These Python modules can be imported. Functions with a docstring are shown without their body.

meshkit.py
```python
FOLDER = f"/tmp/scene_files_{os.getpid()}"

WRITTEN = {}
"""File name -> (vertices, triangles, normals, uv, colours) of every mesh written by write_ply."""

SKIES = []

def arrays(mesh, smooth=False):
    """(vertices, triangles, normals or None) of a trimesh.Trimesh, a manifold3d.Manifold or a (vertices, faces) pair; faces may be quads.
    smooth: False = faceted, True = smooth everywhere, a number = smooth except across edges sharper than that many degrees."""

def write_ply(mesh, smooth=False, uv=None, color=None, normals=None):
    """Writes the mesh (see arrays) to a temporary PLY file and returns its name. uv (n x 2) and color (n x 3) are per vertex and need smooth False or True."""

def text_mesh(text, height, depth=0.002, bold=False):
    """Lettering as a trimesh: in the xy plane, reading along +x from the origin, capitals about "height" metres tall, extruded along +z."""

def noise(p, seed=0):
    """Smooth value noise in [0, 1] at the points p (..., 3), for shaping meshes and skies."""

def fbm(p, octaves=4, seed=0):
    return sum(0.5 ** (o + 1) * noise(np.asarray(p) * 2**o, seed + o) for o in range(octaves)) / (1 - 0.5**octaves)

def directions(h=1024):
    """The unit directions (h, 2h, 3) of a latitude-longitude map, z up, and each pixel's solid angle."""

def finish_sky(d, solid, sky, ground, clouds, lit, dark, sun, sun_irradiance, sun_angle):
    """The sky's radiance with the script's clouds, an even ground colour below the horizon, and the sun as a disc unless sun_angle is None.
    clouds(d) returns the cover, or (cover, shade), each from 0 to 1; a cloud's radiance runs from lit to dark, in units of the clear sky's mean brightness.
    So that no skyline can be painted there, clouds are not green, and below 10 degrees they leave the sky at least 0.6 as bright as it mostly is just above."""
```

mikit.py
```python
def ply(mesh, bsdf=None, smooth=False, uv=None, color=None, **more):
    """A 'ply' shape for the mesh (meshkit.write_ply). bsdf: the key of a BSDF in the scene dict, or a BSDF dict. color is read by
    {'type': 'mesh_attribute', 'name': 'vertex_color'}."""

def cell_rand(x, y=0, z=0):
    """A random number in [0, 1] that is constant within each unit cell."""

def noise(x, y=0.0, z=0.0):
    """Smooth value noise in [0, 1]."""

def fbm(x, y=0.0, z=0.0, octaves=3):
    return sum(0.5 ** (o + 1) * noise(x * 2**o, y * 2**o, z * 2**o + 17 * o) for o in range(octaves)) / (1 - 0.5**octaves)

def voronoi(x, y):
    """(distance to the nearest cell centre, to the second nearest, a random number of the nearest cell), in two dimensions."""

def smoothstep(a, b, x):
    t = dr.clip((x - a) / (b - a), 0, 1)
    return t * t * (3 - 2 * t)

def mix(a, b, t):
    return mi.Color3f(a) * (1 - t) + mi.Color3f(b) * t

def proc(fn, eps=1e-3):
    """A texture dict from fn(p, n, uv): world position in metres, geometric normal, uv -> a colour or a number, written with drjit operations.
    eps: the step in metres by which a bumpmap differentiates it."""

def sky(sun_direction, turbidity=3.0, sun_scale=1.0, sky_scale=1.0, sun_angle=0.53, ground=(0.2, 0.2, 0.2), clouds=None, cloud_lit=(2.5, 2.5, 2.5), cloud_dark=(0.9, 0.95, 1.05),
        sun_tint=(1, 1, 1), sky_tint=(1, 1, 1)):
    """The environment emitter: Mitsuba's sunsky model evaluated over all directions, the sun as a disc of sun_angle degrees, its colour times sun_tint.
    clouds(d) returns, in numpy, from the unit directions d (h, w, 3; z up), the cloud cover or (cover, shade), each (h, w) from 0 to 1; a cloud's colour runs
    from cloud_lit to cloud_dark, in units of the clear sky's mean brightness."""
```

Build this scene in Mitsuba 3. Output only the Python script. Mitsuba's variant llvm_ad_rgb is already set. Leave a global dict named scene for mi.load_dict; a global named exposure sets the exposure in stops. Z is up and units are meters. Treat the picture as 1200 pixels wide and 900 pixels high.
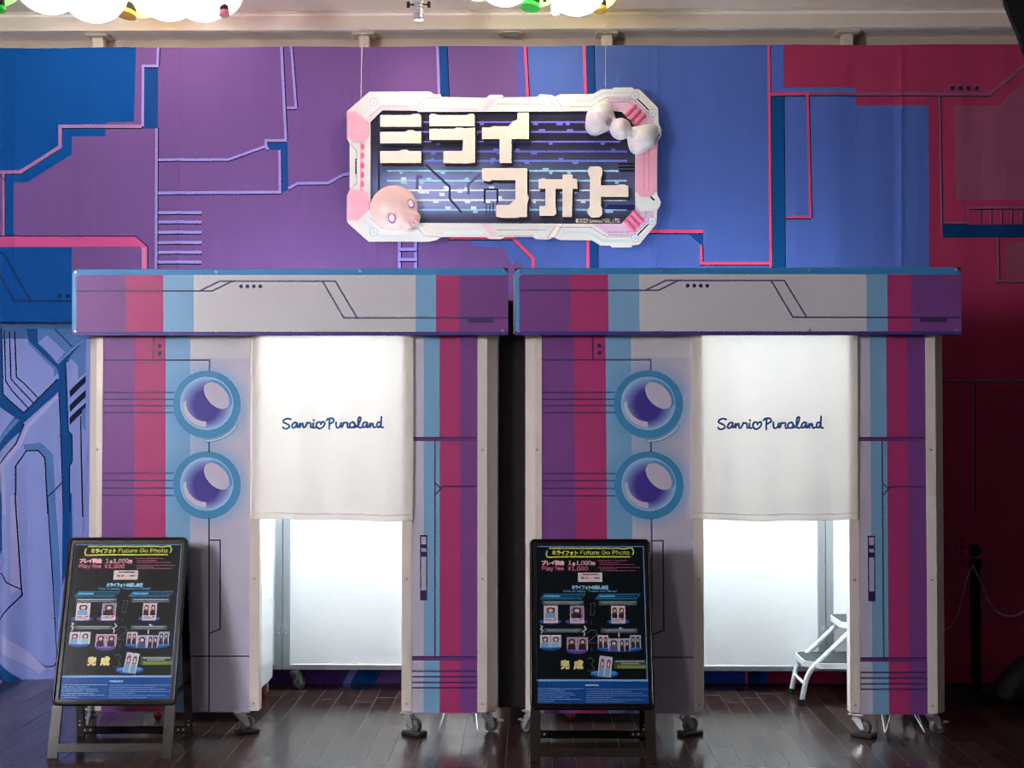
import math, random, json, numpy as np, trimesh, mitsuba as mi, drjit as dr, mikit, meshkit
import manifold3d as m3
from shapely.geometry import Polygon, LineString, MultiPolygon, Point, box as sbox
from shapely import affinity, union_all
T = mi.ScalarTransform4f
scene, labels = {}, {}
random.seed(7); RNG = np.random.default_rng(7)

# ---------------------------------------------------------------- camera
F, CAM = 1600.0, np.array([0.0, 0.0, 1.5])
YAW, PITCH = math.radians(0.9), math.radians(1.36)
FWD = np.array([-math.sin(YAW) * math.cos(PITCH), math.cos(YAW) * math.cos(PITCH), math.sin(PITCH)])
RIGHT = np.array([math.cos(YAW), math.sin(YAW), 0.0])
UP = np.cross(RIGHT, FWD)
scene['camera'] = {'type': 'perspective', 'fov': math.degrees(2 * math.atan(600 / F)), 'fov_axis': 'x', 'near_clip': 0.05, 'far_clip': 100.0,
                   'to_world': T().look_at(origin=CAM.tolist(), target=(CAM + FWD).tolist(), up=[0, 0, 1])}
exposure = 0.0

# ---------------------------------------------------------------- light: the dim hall, and unseen globe lamps placed to light the booth fronts
scene['hall_light'] = {'type': 'constant', 'sampling_weight': 2.0, 'radiance': {'type': 'rgb', 'value': [0.030, 0.031, 0.040]}}
UNSEEN_LAMPS = [(-4.4, 1.4, 2.45, 0.55, (64.0, 62.0, 65.5)), (-2.3, 0.6, 2.95, 0.24, (48.0, 46.5, 48.0))]
BOOTH_LIGHT = (8.3, 9.4, 10.1)
SPOT_POWER = 6.5

# ---------------------------------------------------------------- helpers
def P(px, py, Y):
    """The world point of the plane y = Y that the photograph shows at pixel (px, py): how the measurements were taken."""
    d = FWD * F + RIGHT * (px - 600) + UP * (450 - py)
    return CAM + d * (Y - CAM[1]) / d[1]
def X(px, Y, py=600): return float(P(px, py, Y)[0])
def Z(py, Y, px=600): return float(P(px, py, Y)[2])
def lin(c):
    c = np.asarray(c, float) / 255
    return np.where(c <= 0.04045, c / 12.92, ((c + 0.055) / 1.055) ** 2.4)
def numbered(k):
    if k not in scene and k not in labels: return k
    n = 1
    while f'{k}_{n:03d}' in scene or f'{k}_{n:03d}' in labels: n += 1
    return f'{k}_{n:03d}'
def put(name, shape, parent=None, label=None, cat=None, group=None, kind=None):
    k = numbered((parent + '__' if parent else '') + name)
    scene[k] = shape
    note(k, label, cat, group, kind)
    return k
def note(k, label=None, cat=None, group=None, kind=None):
    d = {a: b for a, b in (('label', label), ('category', cat), ('group', group), ('kind', kind)) if b}
    if d: labels[k] = d
def add(name, mesh, mat, parent=None, smooth=False, **kw):
    if isinstance(mesh, (list, tuple)) and len(mesh) and isinstance(mesh[0], trimesh.Trimesh): mesh = trimesh.util.concatenate(mesh)
    return put(name, mikit.ply(mesh, mat, smooth=smooth), parent, **kw)
def thing(name, label, cat, group=None):
    k = numbered(name); note(k, label, cat, group); return k
def bx(x0, x1, y0, y1, z0, z1, b=0.0):
    if b <= 0:
        return trimesh.creation.box(bounds=[[x0, y0, z0], [x1, y1, z1]])
    pts = []
    for x, sx in ((x0, 1), (x1, -1)):
        for y, sy in ((y0, 1), (y1, -1)):
            for z, sz in ((z0, 1), (z1, -1)):
                pts += [(x + sx * b, y + sy * b, z), (x + sx * b, y, z + sz * b), (x, y + sy * b, z + sz * b)]
    return trimesh.convex.convex_hull(np.array(pts))
def cyl(p0, p1, r, n=20, r1=None):
    return tube([p0, p1], r, n, r1)
def tube(pts, r, n=10, r1=None):
    pts = np.array(pts, float); m = len(pts)
    t = np.gradient(pts, axis=0); t /= np.linalg.norm(t, axis=1, keepdims=True) + 1e-12
    a = np.cross(t[0], [0, 0, 1] if abs(t[0][2]) < 0.9 else [1, 0, 0]); a /= np.linalg.norm(a)
    rings = []; ang = np.arange(n) * 2 * np.pi / n
    for i in range(m):
        a = a - t[i] * a.dot(t[i]); a /= np.linalg.norm(a); b = np.cross(t[i], a)
        rr = r if r1 is None else r + (r1 - r) * i / (m - 1)
        rings.append(pts[i] + rr * (np.cos(ang)[:, None] * a + np.sin(ang)[:, None] * b))
    v = np.vstack(rings + [pts[:1], pts[-1:]]); f = []
    for i in range(m - 1):
        for j in range(n):
            k = (j + 1) % n
            f += [(i * n + j, i * n + k, (i + 1) * n + k), (i * n + j, (i + 1) * n + k, (i + 1) * n + j)]
    for j in range(n):
        k = (j + 1) % n
        f += [(m * n, k, j), (m * n + 1, (m - 1) * n + j, (m - 1) * n + k)]
    ms = trimesh.Trimesh(v, f, process=False); return ms
def bend(pts, r, n=6):
    """A polyline with its corners rounded by radius r."""
    pts = [np.array(p, float) for p in pts]; out = [pts[0]]
    for a, b, c in zip(pts, pts[1:], pts[2:]):
        u, w = (a - b) / np.linalg.norm(a - b), (c - b) / np.linalg.norm(c - b)
        p, q = b + u * r, b + w * r
        out += [(1 - s) ** 2 * p + 2 * s * (1 - s) * b + s * s * q for s in np.linspace(0, 1, n)]
    return out + [pts[-1]]
def lathe(profile, n=32, center=(0, 0, 0)):
    m = trimesh.creation.revolve(np.array(profile), sections=n); m.apply_translation(center); return m
def sph(c, r, sub=3):
    m = trimesh.creation.icosphere(subdivisions=sub, radius=1.0); m.apply_scale(r); m.apply_translation(c); return m
def extr(poly, y0, y1):
    """Extrude a polygon given in (x, z) from y0 (front) to y1."""
    out = []
    for g in getattr(poly, 'geoms', [poly]):
        m = trimesh.creation.extrude_polygon(g, y1 - y0, engine='earcut')
        v = np.array(m.vertices); m = trimesh.Trimesh(np.stack([v[:, 0], v[:, 2] + y0, v[:, 1]], 1), m.faces[:, ::-1], process=False); out.append(m)
    return trimesh.util.concatenate(out)
def pxpoly(pts, Y):
    return Polygon([(lambda q: (q[0], q[2]))(P(x, y, Y)) for x, y in pts])
def line(pts, w): return LineString(pts).buffer(w / 2, cap_style=2, join_style=2)
def rline(pts, w): return LineString(pts).buffer(w / 2, cap_style=1, join_style=1, quad_segs=6)
def R(x0, y0, x1, y1): return sbox(min(x0, x1), min(y0, y1), max(x0, x1), max(y0, y1))
def polys(g):
    if g.is_empty: return []
    if g.geom_type == 'Polygon': return [g]
    return [p for q in getattr(g, 'geoms', []) for p in polys(q)]
def touches(a, b): return not (a[2] <= b[0] or b[2] <= a[0] or a[3] <= b[1] or b[3] <= a[1])
def paint(layers, clip):
    """Flat print: layers of (polygon, colour) one over the other -> the visible pieces. A colour of ('tint', rgb, a) mixes with what lies below."""
    pieces = []
    for g, c in layers:
        if isinstance(g, (list, tuple)): g = Polygon(g)
        if not g.is_valid: g = g.buffer(0)
        g = g.intersection(clip)
        if g.is_empty: continue
        gb, new = g.bounds, []
        tint = isinstance(c[0], str)
        for p, pc in pieces:
            if not touches(p.bounds, gb): new.append((p, pc)); continue
            for q in polys(p.difference(g)):
                if q.area > 1e-4: new.append((q, pc))
            if tint:
                for q in polys(p.intersection(g)):
                    if q.area > 1e-4: new.append((q, tuple(np.array(pc) * (1 - c[2]) + np.array(c[1]) * c[2])))
        if not tint: new += [(q, c) for q in polys(g)]
        pieces = new
    return pieces
def print_shape(pieces, mapfn, mat, strips=None, shade=None, back=True, raw=False):
    V, Fc, C, n = [], [], [], 0
    for p, c in pieces:
        parts = [p]
        if strips is not None:
            b = p.bounds; parts = []
            for a0, a1 in zip(strips, strips[1:]):
                if a1 > b[0] and a0 < b[2]: parts += polys(p.intersection(sbox(a0, b[1] - 1, a1, b[3] + 1)))
        for q in parts:
            if q.area < 1e-5: continue
            if shade is None: q = q.buffer(0.035, join_style=2, mitre_limit=2).simplify(0.012)
            if q.geom_type != 'Polygon': continue
            v, f = trimesh.creation.triangulate_polygon(q, engine='earcut')
            if not len(f): continue
            V.append(v); Fc.append(np.asarray(f) + n); n += len(v)
            C.append(np.tile(lin(c), (len(v), 1)) if shade is None else np.array([lin(shade(x, y, c)) for x, y in v]))
    V, Fc, C = np.vstack(V), np.vstack(Fc), np.vstack(C)
    W = np.array([mapfn(x, y) for x, y in V])
    if back:                                     # the ink's underside: closes the hairlines between neighbouring pieces
        o = np.array(mapfn(*V[0])); nn = np.cross(np.array(mapfn(V[0][0] + 1, V[0][1])) - o, np.array(mapfn(V[0][0], V[0][1] + 1)) - o)
        nn /= np.linalg.norm(nn); nn *= np.sign(nn[1]) * 0.0005
        b = print_shape([(p.buffer(0.2, join_style=2, mitre_limit=2), c) for p, c in pieces], lambda x, y: np.array(mapfn(x, y)) + nn, mat, None if strips is None else np.concatenate([[strips[0]], (np.asarray(strips)[1:] + np.asarray(strips)[:-1]) / 2, [strips[-1]]]), shade, False, True)
        W, Fc, C = np.vstack([W, b[0]]), np.vstack([Fc, b[1] + len(W)]), np.vstack([C, b[2]])
    if raw: return W, Fc, C
    a, b, c = W[Fc[:, 0]], W[Fc[:, 1]], W[Fc[:, 2]]          # slivers have no usable barycentric coordinates
    ar = np.linalg.norm(np.cross(b - a, c - a), axis=1); lg = np.max([np.linalg.norm(u, axis=1) for u in (b - a, c - b, a - c)], 0)
    Fc = Fc[(ar > lg * 6e-5) & (ar > lg * lg * 7e-4)]
    return mikit.ply(trimesh.Trimesh(W, Fc, process=False), mat, color=C)
def rgb(r, g, b): return {'type': 'rgb', 'value': [float(x) for x in lin((r, g, b))]}

# ---------------------------------------------------------------- materials
def pr(name, col, rough=0.6, metal=0.0, **kw):
    scene[name] = {'type': 'twosided', 'b': {'type': 'principled', 'base_color': col if isinstance(col, dict) else rgb(*col), 'roughness': rough, 'metallic': metal, **kw}}
    return name
VC = {'type': 'mesh_attribute', 'name': 'vertex_color'}
pr('mat_cloth_print', VC, 0.75, specular=0.15)
pr('mat_panel_print', VC, 0.45, specular=0.3)
pr('mat_poster_print', VC, 0.22, specular=0.1)
pr('mat_sign_print', VC, 0.45, specular=0.25)
pr('mat_cream', (236, 227, 218), 0.38, specular=0.4)
pr('mat_panel_board', (200, 195, 195), 0.5)
pr('mat_white', (238, 240, 240), 0.45)
pr('mat_white_gloss', (236, 240, 244), 0.25)
pr('mat_aluminium', (176, 182, 186), 0.38, 0.75)
pr('mat_chrome', (205, 205, 208), 0.25, 0.6)
pr('mat_rubber', (16, 16, 17), 0.6)
pr('mat_wheel', (96, 96, 98), 0.4)
pr('mat_red_wheel', (150, 40, 38), 0.4)
pr('mat_black_frame', (12, 11, 11), 0.15, specular=0.3)
pr('mat_black_leg', (40, 35, 30), 0.2, specular=0.25)
pr('mat_black_cloth', (10, 10, 11), 0.9)
pr('mat_dark_bracket', (26, 22, 40), 0.4)
pr('mat_tread', (62, 68, 68), 0.8)
pr('mat_plaster', (196, 178, 160), 0.8)
pr('mat_ceiling', (204, 190, 176), 0.8)
pr('mat_soffit', (238, 232, 228), 0.7)
pr('mat_rope_dim', (140, 132, 132), 0.7)
pr('mat_bag', (12, 12, 14), 0.6)
pr('mat_kana', (246, 232, 216), 0.5)
pr('mat_kana_side', (70, 55, 70), 0.6)
pr('mat_sign_edge', (205, 200, 200), 0.5)
pr('mat_fin', (232, 110, 150), 0.45)
pr('mat_pink', (243, 176, 196), 0.45)
pr('mat_skull', (238, 202, 196), 0.32, clearcoat=0.5)
pr('mat_socket', (170, 70, 140), 0.4)
pr('mat_eye', (246, 236, 244), 0.3)
pr('mat_navy_ink', (36, 82, 146), 0.8)
pr('mat_grey_smoke', (150, 152, 160), 0.5)
pr('mat_gap', (10, 10, 12), 0.9)
pr('mat_pale_box', (150, 165, 175), 0.5)
def pearl(p, n, uv):
    t = mikit.fbm(p.x * 8 + 3, p.z * 8, p.y * 8, octaves=2)
    a = mikit.mix(mi.Color3f(0.78, 0.68, 0.74), mi.Color3f(0.66, 0.75, 0.80), mikit.smoothstep(0.35, 0.65, t))
    return mikit.mix(a, mi.Color3f(0.88, 0.86, 0.82), mikit.smoothstep(0.45, 0.9, mikit.noise(p.x * 12 + 9, p.z * 12, 4.0)))
pr('mat_pearl', mikit.proc(pearl), 0.26, clearcoat=0.6)
def plank(k, tone):
    def col(p, n, uv):
        g = mikit.fbm(p.x * 60 + k * 7, p.y * 4, 0.0, octaves=3)
        w = mikit.fbm(p.x * 3, p.y * 3, 5.0, octaves=3)
        return mikit.mix(mi.Color3f(*[float(v) for v in lin(tone) * 0.75]), mi.Color3f(*[float(v) for v in lin(tone) * 1.3]), g * 0.7 + w * 0.3)
    def rough(p, n, uv):
        return 0.12 + 0.15 * mikit.fbm(p.x * 4 + k, p.y * 4, 2.0, octaves=4)
    scene[f'mat_plank_{k}'] = {'type': 'twosided', 'b': {'type': 'principled', 'base_color': mikit.proc(col), 'roughness': mikit.proc(rough), 'specular': 0.55}}
for k, tone in enumerate(((48, 34, 30), (43, 31, 28), (53, 38, 33), (40, 29, 26))): plank(k, tone)
pr('mat_joint', (112, 98, 90), 0.6)
scene['mat_curtain'] = {'type': 'principledthin', 'base_color': rgb(236, 231, 224), 'roughness': 0.9, 'diff_trans': 0.42, 'spec_trans': 0.0, 'eta': 1.3}
pr('mat_curtain_hem', (226, 214, 200), 0.9)

# ---------------------------------------------------------------- the setting
YW = 7.68          # the printed backdrop
YB = 6.46          # the booths' front panels
YF = 6.385         # their fascias
YR = 7.48          # their rear panels
YS = 7.60          # the sign
ZC, ZS = Z(12, 7.66), Z(45, 7.86)
add('wall_back', bx(-6, 6, 7.86, 8.0, 0, ZC + 0.05), 'mat_plaster', kind='structure')
add('ceiling', bx(-6, 6, -2, 7.9, ZC, ZC + 0.1), 'mat_ceiling', kind='structure')
add('trim_1', bx(-6, 6, 7.66, 7.86, ZS, ZC, 0.002), 'mat_soffit', kind='structure')
add('trim_2', bx(-6, 6, 7.645, 7.66, ZC - 0.012, ZC, 0.002), 'mat_ceiling', kind='structure')
add('trim_3', bx(-6, 6, 7.652, 7.66, ZS - 0.004, ZC - 0.03, 0.001), 'mat_ceiling', kind='structure')
add('floor', bx(-6, 6, -1.0, 7.9, -0.06, -0.0013), 'mat_joint', kind='structure')
note('floor', 'dark brown plank floor with pale joints', None, None, 'structure')
W, LP = 0.1022, 0.75
x_first = X(933, 7.40, 811) - 60 * W
far = {0: [], 1: [], 2: [], 3: []}
for r in range(120):
    x0 = x_first + r * W
    if x0 > 5.6 or x0 < -5.6: continue
    off = (r * 0.12 + (0.31 if r % 5 == 0 else 0)) % LP
    y = -1.0 + off - LP
    while y < 7.86:
        y1 = min(y + LP, 7.86); y0 = max(y, -1.0)
        if y1 - y0 > 0.02:
            half = (y1 + 0.0) * 600 / F + 0.08
            k = random.randrange(4)
            m = bx(x0 + 0.0009, x0 + W - 0.0009, y0 + 0.0009, y1 - 0.0009, -0.02, 0.0, 0.0005 if y1 > 5.75 else 0)
            if y1 > 5.76 and x0 > -0.025 * y0 - half and x0 + W < -0.0 + half + 0.1 and len([1 for q in scene if q.startswith('floor__plank')]) < 295:
                add('plank', m, f'mat_plank_{k}', 'floor')
            else: far[k].append(m)
        y += LP
for k in far: add('distant_planks', far[k], f'mat_plank_{k}', 'floor', kind='stuff')
# ---------------------------------------------------------------- the printed backdrop (colours are the print's own)
PUR, BLU, MID, CRI, DUS, PNK, LIL, NAV, INK, PPK = (114, 82, 143), (2, 75, 150), (79, 105, 182), (164, 52, 88), (140, 80, 112), (232, 84, 128), (152, 142, 214), (22, 70, 136), (30, 32, 66), (186, 116, 166)
def duo(pts, w, c, dx=0.0, dy=None, ink=INK):
    """A coloured line with its dark underside."""
    dy = w * 0.5 + 0.5 if dy is None else dy
    g = LineString(pts)
    return [(affinity.translate(g, dx, dy).buffer(0.9, cap_style=2, join_style=2), ink), (g.buffer(w / 2, cap_style=2, join_style=2), c)]
def vduo(pts, w, c): return duo(pts, w, c, w * 0.5 + 0.5, 0.0)
L = [(R(-160, 40, 1400, 830), PUR)]
L += [([(603, 40), (606, 110), (617, 200), (600, 300), (612, 312), (640, 830), (1400, 830), (1400, 40)], MID), ([(603, 40), (606, 120), (612, 200), (618, 200), (617, 40)], (88, 86, 170))]
L += [([(-160, 40), (160, 40), (157, 143), (124, 143), (124, 147), (70, 147), (70, 172), (23, 202), (-160, 202)], BLU)]
L += [([(72, 151), (124, 151), (124, 160), (84, 160), (84, 181), (32, 214), (17, 214), (17, 278), (6, 278), (6, 204), (25, 204), (72, 175)], BLU)]
L += duo([(167, 148), (70.5, 148), (70.5, 172), (23.5, 202), (-160, 202)], 4, (170, 120, 170))
L += [(R(3, 204, 6, 278), (170, 120, 170)), (line([(0, 206), (6, 212)], 1.2), INK), (line([(6.5, 204), (6.5, 278)], 1.2), INK)]
L += [([(169, 79), (184.5, 79), (184.5, 150.5), (168, 150.5)], NAV)]
L += vduo([(186, 40), (184, 77)], 3, LIL) + duo([(185, 77), (167.5, 77), (167, 148)], 3, LIL) + vduo([(183, 150), (182, 420)], 3, LIL)
L += duo([(185, 187), (267, 187), (312, 171)], 3, LIL) + duo([(185, 226), (330, 225)], 3.4, LIL)
L += [([(314, 167), (337, 167), (338, 222), (330, 227), (330, 175.5), (314, 175.5)], NAV)]
L += duo([(314, 175), (311.5, 172), (311.5, 164.5), (336, 164.5)], 3.2, LIL) + vduo([(329, 40), (335, 165)], 3.2, LIL) + vduo([(327.5, 176), (328, 226)], 3, LIL)
L += vduo([(340, 40), (347, 126)], 3, LIL) + duo([(348, 126.5), (336, 126.5)], 3, LIL) + duo([(338, 221), (349, 215), (385, 214.5), (402, 205), (430, 200)], 3.4, LIL)
for y in (249, 260, 272, 284, 295.5, 307): L += duo([(185, y), (236, y)], 3.4, LIL)
L += [([(-160, 290), (84, 290), (84, 420), (-160, 420)], BLU)]
L += [([(-160, 277), (159, 277), (172.5, 289), (172.5, 420), (166, 420), (166, 292), (164, 289), (-160, 289)], (206, 84, 146)), (line([(-160, 276.8), (159, 276.8), (173, 289), (173, 420)], 1.3), INK), (R(166, 290, 171, 420), (202, 128, 172))]
L += [(line([(-10, 297), (5, 297), (36, 352.5)], 2.1), ('tint', (18, 34, 74), 0.71)), (line([(-10, 304), (17, 352.7), (84, 353)], 2.1), ('tint', (18, 34, 74), 0.71)), (Point(70, 347).buffer(2.4), (18, 34, 74)), (Point(79.5, 347).buffer(2.4), (18, 34, 74))]
L += [([(512, 40), (523, 40), (527, 125), (516, 125)], NAV), (line([(512, 40), (515, 125)], 3.2), LIL), (line([(523.5, 40), (527, 125)], 1.2), INK)]
L += vduo([(614.5, 40), (619, 125)], 3, PNK) + [([(685, 40), (696, 40), (698, 125), (688, 125)], NAV), (line([(684, 40), (686.5, 125)], 3.4), PNK), (line([(696, 40), (698, 125)], 1.2), INK)]
L += vduo([(468, 270), (468, 420)], 3.4, LIL) + vduo([(487, 270), (487, 420)], 3.4, LIL) + duo([(468, 292), (488, 292)], 3.6, LIL) + duo([(468, 304), (488, 304)], 3.6, LIL)
L += [([(553, 281), (600, 281), (613, 300), (600, 310), (590, 290), (553, 288)], MID)]
L += duo([(527, 278.5), (600, 278.5), (624.5, 303), (624.5, 420)], 4, PNK) + [([(689, 270), (701, 270), (701, 830), (690, 830)], NAV), (R(687, 270, 690.5, 830), PNK), (line([(701, 270), (701, 830)], 1.2), INK)]
L += duo([(760, 271), (824, 271)], 4, PNK) + [([(807, 274), (824, 274), (824, 289)], NAV)] + vduo([(821.5, 287), (822, 309)], 3, PNK) + duo([(820, 308.5), (906, 308.5)], 3.4, PNK)
L += [([(1088, 122), (1400, 122), (1400, 830), (1091, 830)], CRI), ([(918, 40), (1400, 40), (1400, 124), (1003, 123.5), (1003, 103), (918, 103)], CRI)]
L += [([(903, 112), (919, 112), (921, 400), (905, 400)], (4, 72, 128)), (line([(900.7, 40), (904, 400)], 3.2), PNK), (line([(902.8, 40), (906, 400)], 1.3), INK), (line([(919, 112), (921, 400)], 1.2), INK)]
L += duo([(903, 110), (948, 110)], 4, (206, 70, 112)) + duo([(948, 109.8), (1160, 109.8), (1230, 52)], 4, DUS)
L += vduo([(946, 112), (949.5, 256)], 3, (206, 74, 120)) + duo([(921, 254.5), (950, 254.5)], 3, (206, 74, 120))
L += [([(1118, 124), (1170, 124), (1202, 93), (1400, 93), (1400, 234), (1120, 234)], (146, 78, 106)), (line([(1101, 112), (1104, 276)], 3), DUS), (line([(1103, 112), (1105.5, 276)], 1.4), INK)]
for x in (1116, 1125.5, 1135, 1145): L += [(Point(x - 1, 101).buffer(3.6), DUS), (Point(x + 0.5, 103).buffer(2.8), INK)]
L += duo([(1106, 260.5), (1134.5, 260.5), (1134.5, 243), (1400, 243)], 3, DUS) + [(R(1105, 263, 1400, 277), (6, 54, 104)), (line([(1105, 277.5), (1400, 277.5)], 1.2), INK)]
for x in range(1138, 1400, 12): L += [(R(x + 9.5, 246, x + 12, 263), DUS), (R(x + 12, 246, x + 13.2, 263), INK)]
L += vduo([(1169, 278), (1169.5, 330)], 3, DUS) + duo([(1168, 329), (1400, 329)], 3, DUS) + [(R(1178, 284, 1400, 324), (140, 72, 98))]
L += duo([(1092, 446), (1400, 446)], 3, DUS) + vduo([(1141, 447), (1141, 600)], 3, DUS) + [(R(1150, 455, 1400, 700), (150, 52, 84))]
L += [(line([(1141, 600), (1117, 612), (1117, 713), (1400, 713)], 2), DUS)] + [(Point(1128, y).buffer(2.6), (96, 28, 54)) for y in (632, 641, 650, 659)]
L += [([(85, 600), (420, 600), (420, 830), (85, 830)], (92, 58, 128)), ([(410, 780), (450, 780), (425, 830), (380, 830)], BLU), (line([(417, 780), (392, 830)], 8), LIL), ([(478, 780), (560, 780), (530, 830), (455, 830)], (84, 62, 150)), ([(500, 780), (900, 780), (900, 830), (500, 830)], (40, 70, 160)), (R(873, 780, 876.5, 830), PNK), (R(876.5, 780, 891, 830), (10, 50, 100)), (R(900, 780, 1400, 830), (150, 40, 76))]
_seams = [18, 210, 440, 770, 1056]
def drape_main(x):
    v = 0.004 * math.sin(x / 47.0) + 0.003 * math.sin(x / 19.0 + 1) + 0.0025 * math.sin(x / 7.7)
    for s in _seams: v += 0.010 * math.exp(-abs(x - s) / 5.0)
    return v
strips = sorted(set(np.round(np.concatenate([np.arange(-160, 1401, 13.0), [s + d for s in _seams for d in (-9, -5, -2, 0, 2, 5, 9)]]), 2)))
def wall_map(x, y):
    q = P(x, y, YW); q[1] -= drape_main(x) * (1.0 if y > 60 else 0.4); return q
top_edge = [(x, 56.5 - 4.5 * x / 1200 + 0.5 * math.sin(x / 31.0)) for x in range(-160, 1401, 20)]
clip = Polygon(top_edge + [(1400, 801), (185, 801), (120, 801), (120, 376), (60, 377.5), (20, 377), (-160, 378)])
bd = thing('printed_backdrop', 'large printed cloth backdrop with purple, blue and crimson circuit pattern across the back wall', 'backdrop')
put('cloth', print_shape(paint(L, clip), wall_map, 'mat_cloth_print', strips), bd)
# ---- the blue drape, left of the booths
LBL, MBL, DBL, KBL = (143, 159, 225), (84, 128, 190), (18, 74, 140), (16, 28, 62)
def d1(x, y): return (x / 3.913, 370 + y / 3.913)
def d2(x, y): return (x / 3.75, 580 + y / 3.75)
D1 = lambda pts: [d1(*p) for p in pts]
D2 = lambda pts: [d2(*p) for p in pts]
L = [(R(-160, 360, 200, 830), LBL), (R(-160, 370, 200, 397), (74, 108, 160))]
L += [(D1([(-600, 60), (8, 60), (18, 360), (108, 445), (95, 480), (-600, 60)]), DBL), (D1([(-600, 300), (0, 395), (115, 470), (95, 530), (-10, 640), (-600, 900)]), DBL), (D1([(0, 415), (72, 465), (0, 560)]), (140, 158, 220)), (D1([(0, 560), (75, 470), (92, 478), (0, 590)]), MBL)]
L += [(D1([(100, 455), (270, 285), (262, 250), (130, 115), (120, 60), (172, 60), (172, 118), (265, 222), (395, 105), (395, 150), (302, 218), (300, 300), (270, 345), (110, 490)]), DBL)]
L += [(D1([(172, 60), (395, 60), (395, 100), (265, 215), (172, 118)]), MBL), (D1([(172, 125), (215, 88), (298, 165), (262, 210)]), LBL), (line(D1([(250, 62), (335, 145)]), 1.2), KBL)]
L += [(D1([(245, 280), (265, 262), (258, 240), (130, 115), (130, 130), (245, 245)]), MBL)]
for o in (0, 24, 47): L += [(line(D1([(22 + o, 70), (30 + o, 300 - o * 0.4), (60 + o, 345 - o * 0.8), (128 + o, 425 - o * 0.95)]), 1.4), KBL)]
L += [(line(D1([(8, 60), (18, 360), (108, 445), (262, 290)]), 1.4), KBL)]
L += [(D1([(268, 345), (302, 215), (318, 530), (335, 545), (338, 665), (325, 690), (332, 910), (290, 910), (275, 500)]), DBL), (D2([(275, 0), (325, -10), (330, 230), (305, 330), (270, 400)]), DBL)]
L += [(line(D1([(302, 215), (318, 530), (336, 545), (340, 665), (326, 690), (330, 900)]), 1.3), KBL), (line(D1([(268, 345), (275, 500), (290, 910)]), 1.3), KBL)]
L += [(D1([(310, 205), (330, 198), (360, 230), (362, 290), (395, 260), (395, 100)]), MBL)]
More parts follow.
